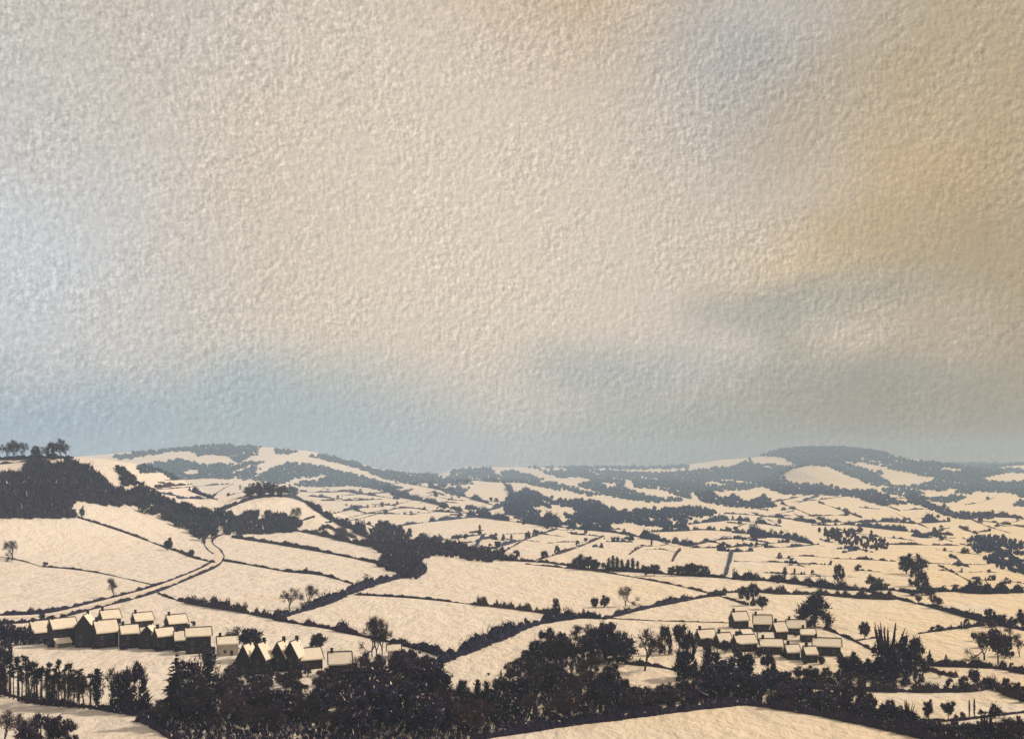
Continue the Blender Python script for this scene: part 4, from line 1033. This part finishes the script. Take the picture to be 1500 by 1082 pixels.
# slope and middle field trees
plant('bare', 18, 820, 32, 'pale feathery tree alone on the upper slope', wide=.9)
plant('twig', 66, 830, 9, 'tiny leafless sapling where the slope hedge begins', 'sapling')
plant('bare', 168, 874, 30, 'pale pinkish leafless tree standing above the lane', wide=.9)
plant('round', 246, 806, 22, 'round dark bush standing on the slope hedge', 'bush', wide=1.0)
plant('round', 281, 815, 12, 'small dark bush between the round bush and the lane bend', 'bush', wide=1.0)
plant('round', 120, 758, 20, 'grey upright tree at the corner of the hillside wood', wide=.5)
plant('bush', 407, 908, 22, 'dark leafy corner bush where two hedges meet', 'bush', wide=.75)
plant('bare', 424, 893, 36, 'brown leafless tree over the corner bush', wide=.95)
plant('bare', 452, 889, 36, 'second brown leafless tree behind the thick climbing hedge', wide=.85)
plant('shaggy', 814, 903, 30, 'tall brown sapling clump at the end of the twiggy row', wide=.75)
plant('bush', 870, 889, 18, 'dark lobe at the edge of the round thicket', 'bush', 'dark round thicket in the mid field', wide=.8)
plant('bush', 885, 889, 24, 'tallest dark lobe of the round thicket', 'bush', 'dark round thicket in the mid field', wide=.8)
plant('bare', 916, 887, 32, 'grey twiggy tree beside the round thicket', wide=.95)
plant('bush', 690, 950, 20, 'dark bush on the lower part of the rising thick hedge', 'bush', wide=.7)
plant('twig', 698, 944, 22, 'upright twiggy shoot on the rising thick hedge', 'sapling', wide=.5)
plant('twig', 770, 916, 13, 'small leaning shoot higher on the rising thick hedge', 'sapling', wide=.6)
plant('round', 448, 840, 11, 'round blob of bush on the thin hedge right of the lane', 'bush', wide=.9)
plant('round', 485, 848, 9, 'smaller blob of bush on the thin hedge right of the lane', 'bush', wide=.9)
KG = 'trees crowning the knoll'
for i, x in enumerate(np.linspace(366, 428, 13)):
    plant('pine' if i % 3 else 'round', x+R0.uniform(-1.5, 1.5), 727.5+abs(x-398)*.05, R0.uniform(19, 25), 'dark tree with open stem in the clump crowning the knoll', 'tree', KG, wide=1.25)
plant('bare', 437, 768, 28, 'ragged brown sapling at the foot of the knoll', wide=.9)
plant('bare', 428, 772, 20, 'shorter brown sapling at the foot of the knoll', wide=.9)
plant('twig', 473, 782, 16, 'small twiggy tree alone under the knoll', 'tree', wide=.7)
SKG = 'trees on the skyline of the near hill'
for x, h, k, lb in ((-4,30,'bare','dark skyline tree on the frame edge of the near hill'),(10,26,'bare','leafless skyline tree, second on the near hill'),(22,30,'bare','forked leafless skyline tree on the near hill'),(34,27,'bare','thin leafless skyline tree beside the forked one'),(52,22,'shaggy','low arched skyline tree in the middle of the near hill'),(60,20,'bare','bent skyline tree beside the arched one'),(76,27,'shaggy','dark skyline tree leaning on the great one'),(88,33,'bare','great leafless skyline tree, tallest on the near hill'),(98,24,'bare','last leafless skyline tree before the bare crest')):
    plant(k, x, 672, h, lb, 'tree', SKG, wide=1.0)
hedge([(-30,674),(20,673),(70,671),(108,671)], [4,4,5,5], 'dark hedge along the crest beneath the skyline trees', None, .3)
hedge([(-30,682),(20,678),(50,674)], [2.5,2.5,2], 'thin hedge just below the crest of the near hill', None, .1, True)
FG = 'rounded trees along the flank of the near hill'
for x, b, h, k in ((172,688,9,'round'),(186,700,10,'round'),(200,712,10,'round'),(216,722,12,'round'),(236,742,20,'round'),(246,744,18,'cypress'),(254,747,20,'cypress'),(272,756,26,'round'),(288,760,22,'round'),(300,762,24,'round'),(312,764,20,'round'),(322,762,22,'round'),(212,752,14,'shaggy'),(206,750,12,'shaggy'),(262,772,20,'shaggy'),(284,782,20,'shaggy'),(296,792,20,'round'),(310,788,24,'round'),(224,754,16,'round'),(242,762,18,'round')):
    plant(k, x, b, h, {'round': 'rounded dark tree', 'cypress': 'finger-shaped dark tree', 'shaggy': 'shaggy dark tree'}[k]+(' near the crest' if b < 725 else ' halfway down' if b < 758 else ' by the hairpin')+(', taller,' if h > 19 else ', small,')+' on the near hill flank', 'tree', FG, wide=1.1 if k != 'cypress' else 1.6)
# tree-lined hedgerow in the middle distance
TG = 'trees of the tree-lined hedgerow'
for x, b, h, k in ((842,832,16,'round'),(850,834,26,'round'),(862,834,22,'round'),(872,835,18,'round'),(884,836,14,'shaggy')): plant(k, x, b, h, 'dark rounded tree in the bulky end of the tree-lined hedgerow', 'tree', TG, wide=1.0)
for x, h in ((892,22),(898,26),(904,24),(911,20),(920,20),(927,22),(934,18)): plant('cypress', x, 837, h, 'upright narrow tree in the middle of the tree-lined hedgerow', 'tree', TG, wide=1.25)
for x, h in ((945,18),(958,19),(984,16),(994,18),(1006,20),(1014,22),(1026,18),(1034,16)): plant('shaggy' if x > 1020 else 'round', x, 843, h, 'bushy dark tree in the later stretch of the tree-lined hedgerow', 'tree', TG, wide=1.1)
for x, b, h, lb in ((1094,850,14,'low dark bush at the start of the bushy hedge'),(1108,851,10,'small bush second on the bushy hedge'),(1140,854,12,'bush below the pale cypress on the bushy hedge'),(1186,860,18,'tangled bush on the bushy hedge before the lollipop tree'),(1213,862,14,'feathery bush at the foot of the lollipop tree')):
    plant('bush', x, b, h, lb, 'bush', 'bushes on the bushy hedge', wide=.8)
plant('cypress', 1150, 848, 20, 'pale narrow cypress standing on the bushy hedge', wide=1.3)
plant('broad', 1229, 858, 36, 'ragged lollipop tree with dark lobes above the bushy hedge', wide=.5)
plant('bush', 1217, 828, 10, 'grey round bush behind the lollipop tree', 'bush', wide=.6)
plant('twig', 1278, 862, 24, 'spiky twin-stemmed bush on the bushy hedge', 'bush', wide=.9)
plant('twig', 1290, 864, 16, 'brown straggling bush at the end of the bushy hedge', 'bush', wide=1.2)
plant('round', 1328, 840, 33, 'first half of the huge black oak crown standing in the bright field', wide=1.0)
plant('round', 1347, 842, 36, 'second half of the huge black oak crown, next to the end of the pencil hedge', wide=.9)
plant('shaggy', 1341, 858, 38, 'crooked dark tree leaning below the huge oak crown', wide=.8)
plant('shaggy', 1351, 871, 40, 'dark stem-like tree at the foot of the huge oak', wide=.7)
plant('bush', 1362, 871, 17, 'spreading dark base thicket of the huge oak', 'bush', wide=1.5)
plant('bush', 1335, 872, 9, 'low dark thicket on the inner side of the huge oak', 'bush', wide=1.8)
plant('bush', 1430, 858, 16, 'small brown bush where the thin slanting hedge ends', 'bush', wide=.8)
plant('bush', 1462, 864, 12, 'low brown bush on the blue-black hedge', 'bush', wide=1.0)
plant('twig', 1345, 884, 15, 'shorter roadside sapling on the slanting hedge', 'sapling', wide=.9)
plant('twig', 1367, 890, 22, 'taller roadside sapling on the slanting hedge', 'sapling', wide=.9)
plant('bush', 1365, 924, 9, 'small bush on the thin hedge, nearer the spiky clump', 'bush')
plant('bush', 1376, 924, 12, 'larger bush on the thin hedge behind the spiky clump', 'bush')
for x, b, h, k, lb in ((774,788,12,'round','small round tree on the thin slanting hedge'),(793,782,6,'bush','tiny bush higher on the thin slanting hedge'),(736,812,14,'round','dark square-topped tree above the thick hedge'),(758,815,12,'bush','brown bush above the thick hedge'),(797,818,14,'round','stub tree at the foot of the second slanting hedge'),(816,811,14,'shaggy','leaning stub tree on the second slanting hedge'),(846,800,10,'shaggy','small stub tree high on the second slanting hedge'),(858,794,8,'round','topmost stub tree of the second slanting hedge'),
    (670,791,10,'round','dark round bush, first of three in the mid field'),(682,790,10,'round','dark round bush, second of three in the mid field'),(702,784,9,'round','dark round bush, last of three in the mid field'),(618,790,12,'round','rounded tree rising behind the junction wood'),(640,793,12,'bush','grey dome of bush beyond the junction wood'),(600,786,14,'shaggy','upright tree at the back of the junction wood'),(566,776,16,'round','tree peak at the knoll end of the junction wood'),
    (560,742,8,'round','dark bush on the slanting hedge below the saddle'),(575,727,8,'round','dark bush higher on the slanting hedge below the saddle'),(650,748,12,'broad','large rounded tree, first of the pair in the saddle fields'),(668,750,10,'broad','smaller rounded tree, second of the pair in the saddle fields'),(767,768,6,'bush','dark block of bush beneath the band hedge'),
    (1162,746,6,'bush','round bush on the slanting hedge under the lens-shaped hill'),(1207,762,8,'fir','small fir where the slanting hedge meets the double hedge'),(1238,750,8,'bush','star-shaped bush on the second slanting hedge'),(1265,732,7,'bush','round bush at the end of the lower hillside wood'),(1148,704,9,'round','dark tree at the shoulder of the lens-shaped hill'),(1184,710,6,'round','first round tree at the foot of the lens-shaped hill'),(1203,711,7,'round','second round tree at the foot of the lens-shaped hill'),
    (1015,756,8,'round','upright dark tree on the end of the flat-topped copse'),(1040,757,7,'fir','first small pointed tree past the flat-topped copse'),(1053,757,6,'fir','second small pointed tree past the flat-topped copse'),(1390,762,6,'bush','small dark bush under the diagonal wood'),(1446,758,10,'round','dark lump of tree at the end of the diagonal wood'),(1232,797,8,'bush','dark bush below the hazy twiggy copse')):
    plant(k, x, b, h, lb, 'bush' if 'bush' in lb else 'tree', None, wide=1.0)

# ---------------------------------------------------------------- more of the patchwork: small far hedges and their trees
rng = np.random.RandomState(404)
FZ = [   # zone x0, x1, y0, y1, count, place
    (560, 760, 700, 760, 14, 'in the fields below the saddle of the skyline'),
    (610, 830, 768, 812, 10, 'in the fields behind the junction wood'),
    (830, 1010, 772, 808, 9, 'in the bright fields above the tree-lined hedgerow'),
    (1000, 1150, 742, 800, 13, 'in the narrow fields below the three-humped copse'),
    (1140, 1310, 730, 800, 15, 'in the fields under the lens-shaped hill'),
    (1300, 1500, 738, 806, 17, 'in the pale fields under the diagonal wood'),
    (1100, 1320, 800, 846, 9, 'in the bright field by the lollipop tree'),
    (1370, 1500, 812, 862, 8, 'in the field beyond the huge oak'),
    (215, 370, 700, 736, 8, 'in the fields behind the hill flank'),
    (440, 560, 712, 770, 10, 'in the fields beyond the knoll'),
]
for x0, x1, y0, y1, cnt, place in FZ:
    for i in range(cnt):
        x = rng.uniform(x0, x1-20); y = y0+(y1-y0)*(i+rng.uniform(.1, .9))/cnt
        ln = rng.uniform(24, 85)*(1 if rng.rand() < .75 else .5); sl = rng.choice([.07, .12, -.05, .02, -.28, .42], p=[.28, .18, .2, .16, .1, .08])+rng.normal()*.03
        hp = rng.choice([1.3, 1.8, 2.6, 3.6]); bow = rng.normal()*1.5
        if x+ln > x1+30: ln = x1+30-x
        pts = [(x, y), (x+ln*.5, y+ln*.5*sl+bow), (x+ln, y+ln*sl)]
        bushy = hp > 2
        lb = ('long ' if ln > 55 else 'short ')+('bushy' if bushy else 'thin')+(' slanting' if abs(sl) > .2 else '')+' field hedge '+place
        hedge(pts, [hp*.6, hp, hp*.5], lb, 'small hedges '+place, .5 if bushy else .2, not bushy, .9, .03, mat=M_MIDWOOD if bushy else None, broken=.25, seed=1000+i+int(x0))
        for q in range(rng.randint(0, 3)):
            u = rng.rand(); hh = rng.uniform(4.5, 9) if y < 770 else rng.uniform(6, 12)
            kd = ['round', 'shaggy', 'bush', 'cypress'][rng.randint(4)]
            plant(kd, x+ln*u, y+ln*u*sl+1, hh, ('tiny ' if hh < 7 else 'small ')+{'round': 'round dark tree', 'shaggy': 'ragged dark tree', 'bush': 'dark bush', 'cypress': 'upright dark tree'}[kd]+' on a hedge '+place, 'bush' if kd == 'bush' else 'tree', 'hedge trees '+place, rng=rng, wide=1.0 if kd != 'cypress' else 1.5)

# ---------------------------------------------------------------- near right corner, scrub and trees
NR = [(1304,1050,30,'shaggy','dark tree rising from the tail wood left of the antler tree'),(1318,1056,26,'round','round tree in the tail wood beside the antler tree'),
 (1345,1070,24,'bush','low bush in the tail wood under the slimmer mop-headed tree'),(1372,1074,22,'round','round tree in the tail wood under the wider mop-headed tree'),
 (1398,1078,26,'shaggy','ragged tree in the tail wood, right of the mop-headed pair'),(1420,1082,22,'round','round tree in the tail wood before the palm-like tree'),
 (1466,1084,30,'shaggy','ragged tree just beyond the palm-like tree'),(1478,1070,20,'twig','twiggy shrub above the twisted leafless tree'),(1496,1078,34,'round','round tree on the frame edge above the lowest corner'),
 (1400,1052,9,'bush','tiny bush between the wider mop-headed tree and the pencil-thin pair'),(1410,1052,12,'twig','twiggy shrub at the foot of the pencil-thin pair'),(1438,1050,14,'twig','twiggy shrub by the barrow-shaped bush'),(1346,1056,10,'bush','tiny bush left of the slimmer mop-headed tree'),
 (1474,1012,22,'shaggy','ragged bush-tree on the brushy slope hedge'),(1490,1020,24,'round','round tree low on the brushy slope hedge'),(1500,1028,26,'shaggy','ragged tree at the picture edge on the brushy slope hedge'),
 (1390,1004,14,'bush','dark bush on the pale brushy hedge end'),(1376,992,12,'twig','twiggy shrub on the pale brushy hedge'),(1358,984,12,'bush','small bush at the top of the pale brushy hedge'),
 (1468,980,16,'bush','cone of dark bush at the foot of the tall brown spreading tree'),(1436,976,12,'bush','bush under the brown windswept tree'),(1482,984,16,'shaggy','ragged bush-tree by the brown edge tree'),
 (1426,938,14,'twig','twiggy brown shrub in the field before the brown windswept tree'),(1478,936,22,'bare','leafless brown tree behind the tall spreading one'),(1440,948,24,'shaggy','brownish tree filling the gap beside the windswept tree'),(1476,960,34,'shaggy','brownish tree between the spreading and edge trees'),
 (1416,920,16,'shaggy','square dark bush-tree on the thin hedge near the slanting one'),(1408,922,14,'cypress','upright post-like bush on the thin hedge'),(1393,923,10,'cypress','thin post-like sapling on the thin hedge'),(1482,916,16,'bush','dark bush between the trees of the slanting hedge'),(1452,918,18,'bush','dark mass at the foot of the spreading tree on the slanting hedge'),
 (1228,1000,24,'round','round tree at the head of the short row by the spiky clump'),(1262,1006,20,'shaggy','ragged shrub-tree before the short row by the spiky clump'),(1300,1004,22,'bush','dark bush before the spiky clump'),(1326,1004,20,'bush','second dark bush before the spiky clump, further out'),(1346,1000,24,'shaggy','ragged shrub-tree at the outer foot of the spiky clump'),
 (1250,1046,40,'shaggy','ragged dark tree at the upright gap of the tail wood'),(1268,1052,34,'round','round dark tree crowding the split-topped one'),(1226,1034,30,'shaggy','ragged tree where the valley wood drops to its tail')]
for x, b, h, k, lb in NR: plant(k, x, b, h, lb, 'bush' if ('bush' in lb and 'tree' not in lb) else 'shrub' if 'shrub' in lb else 'tree', None, wide=.9)

# ---------------------------------------------------------------- planting that half hides the houses
HP = [(72,948,12,'bush','dark bush at the corner of the lean-to house'),(137,950,10,'bush','bush at the foot of the tall gable'),(180,951,10,'bush','bush between the sagging roof and the low snowy roof'),(230,953,12,'bush','bush at the foot of the narrow middle gable'),(258,955,14,'bush','bush before the squeezed small house'),(311,962,18,'shaggy','ragged dark tree at the corner of the large dark-edged house'),(296,960,16,'shaggy','ragged dark tree before the large dark-edged house'),
 (240,926,12,'bush','garden bush behind the rounded snowy roof'),(190,922,10,'bush','garden bush below the second upper cottage'),(284,916,9,'bush','bush beside the last upper cottage'),(62,908,12,'round','round tree behind the low barn'),(92,906,9,'bush','bush behind the long lean-to house'),
 (440,984,16,'bush','clipped bush at the corner of the long low house'),(431,962,16,'round','dark round bush on the end of the long low house'),(480,990,12,'bush','bush at the corner of the square dark-edged house'),(520,985,18,'shaggy','ragged tree beside the square dark-edged house'),(534,972,20,'bush','bush row below the bare elms, nearer the square house'),(556,974,20,'bush','bush row below the bare elms, nearer the tiny cottage'),(590,966,18,'shaggy','ragged tree hiding the end of the tiny cottage'),(392,988,20,'shaggy','ragged tree between the second and third pointed gables'),(344,984,20,'bush','dark bush at the foot of the first pointed gable'),
 (1036,952,20,'shaggy','ragged tree before the first house of the hamlet, low'),(1062,956,22,'round','round tree before the middle house of the lower row'),(1080,962,24,'shaggy','ragged tree at the corner of the deepest snow slope'),(1112,962,20,'bush','bush between the deepest snow slope and the arched roof'),(1148,962,14,'bush','bush at the end of the arched snowy roof'),(1178,972,14,'bush','bush between the little rimmed house and the narrow one'),(1202,972,16,'bush','bush under the narrow little house'),(1166,932,10,'bush','bush before the low house under the big shaggy tree'),(1130,928,8,'bush','bush between two upper houses of the hamlet'),(1100,924,8,'bush','bush between the topmost house and the square one'),(1230,964,12,'bush','bush at the outer corner of the longest snow roof')]
for x, b, h, k, lb in HP: plant(k, x, b, h, lb, 'bush' if 'bush' in lb else 'tree', None, wide=1.0)
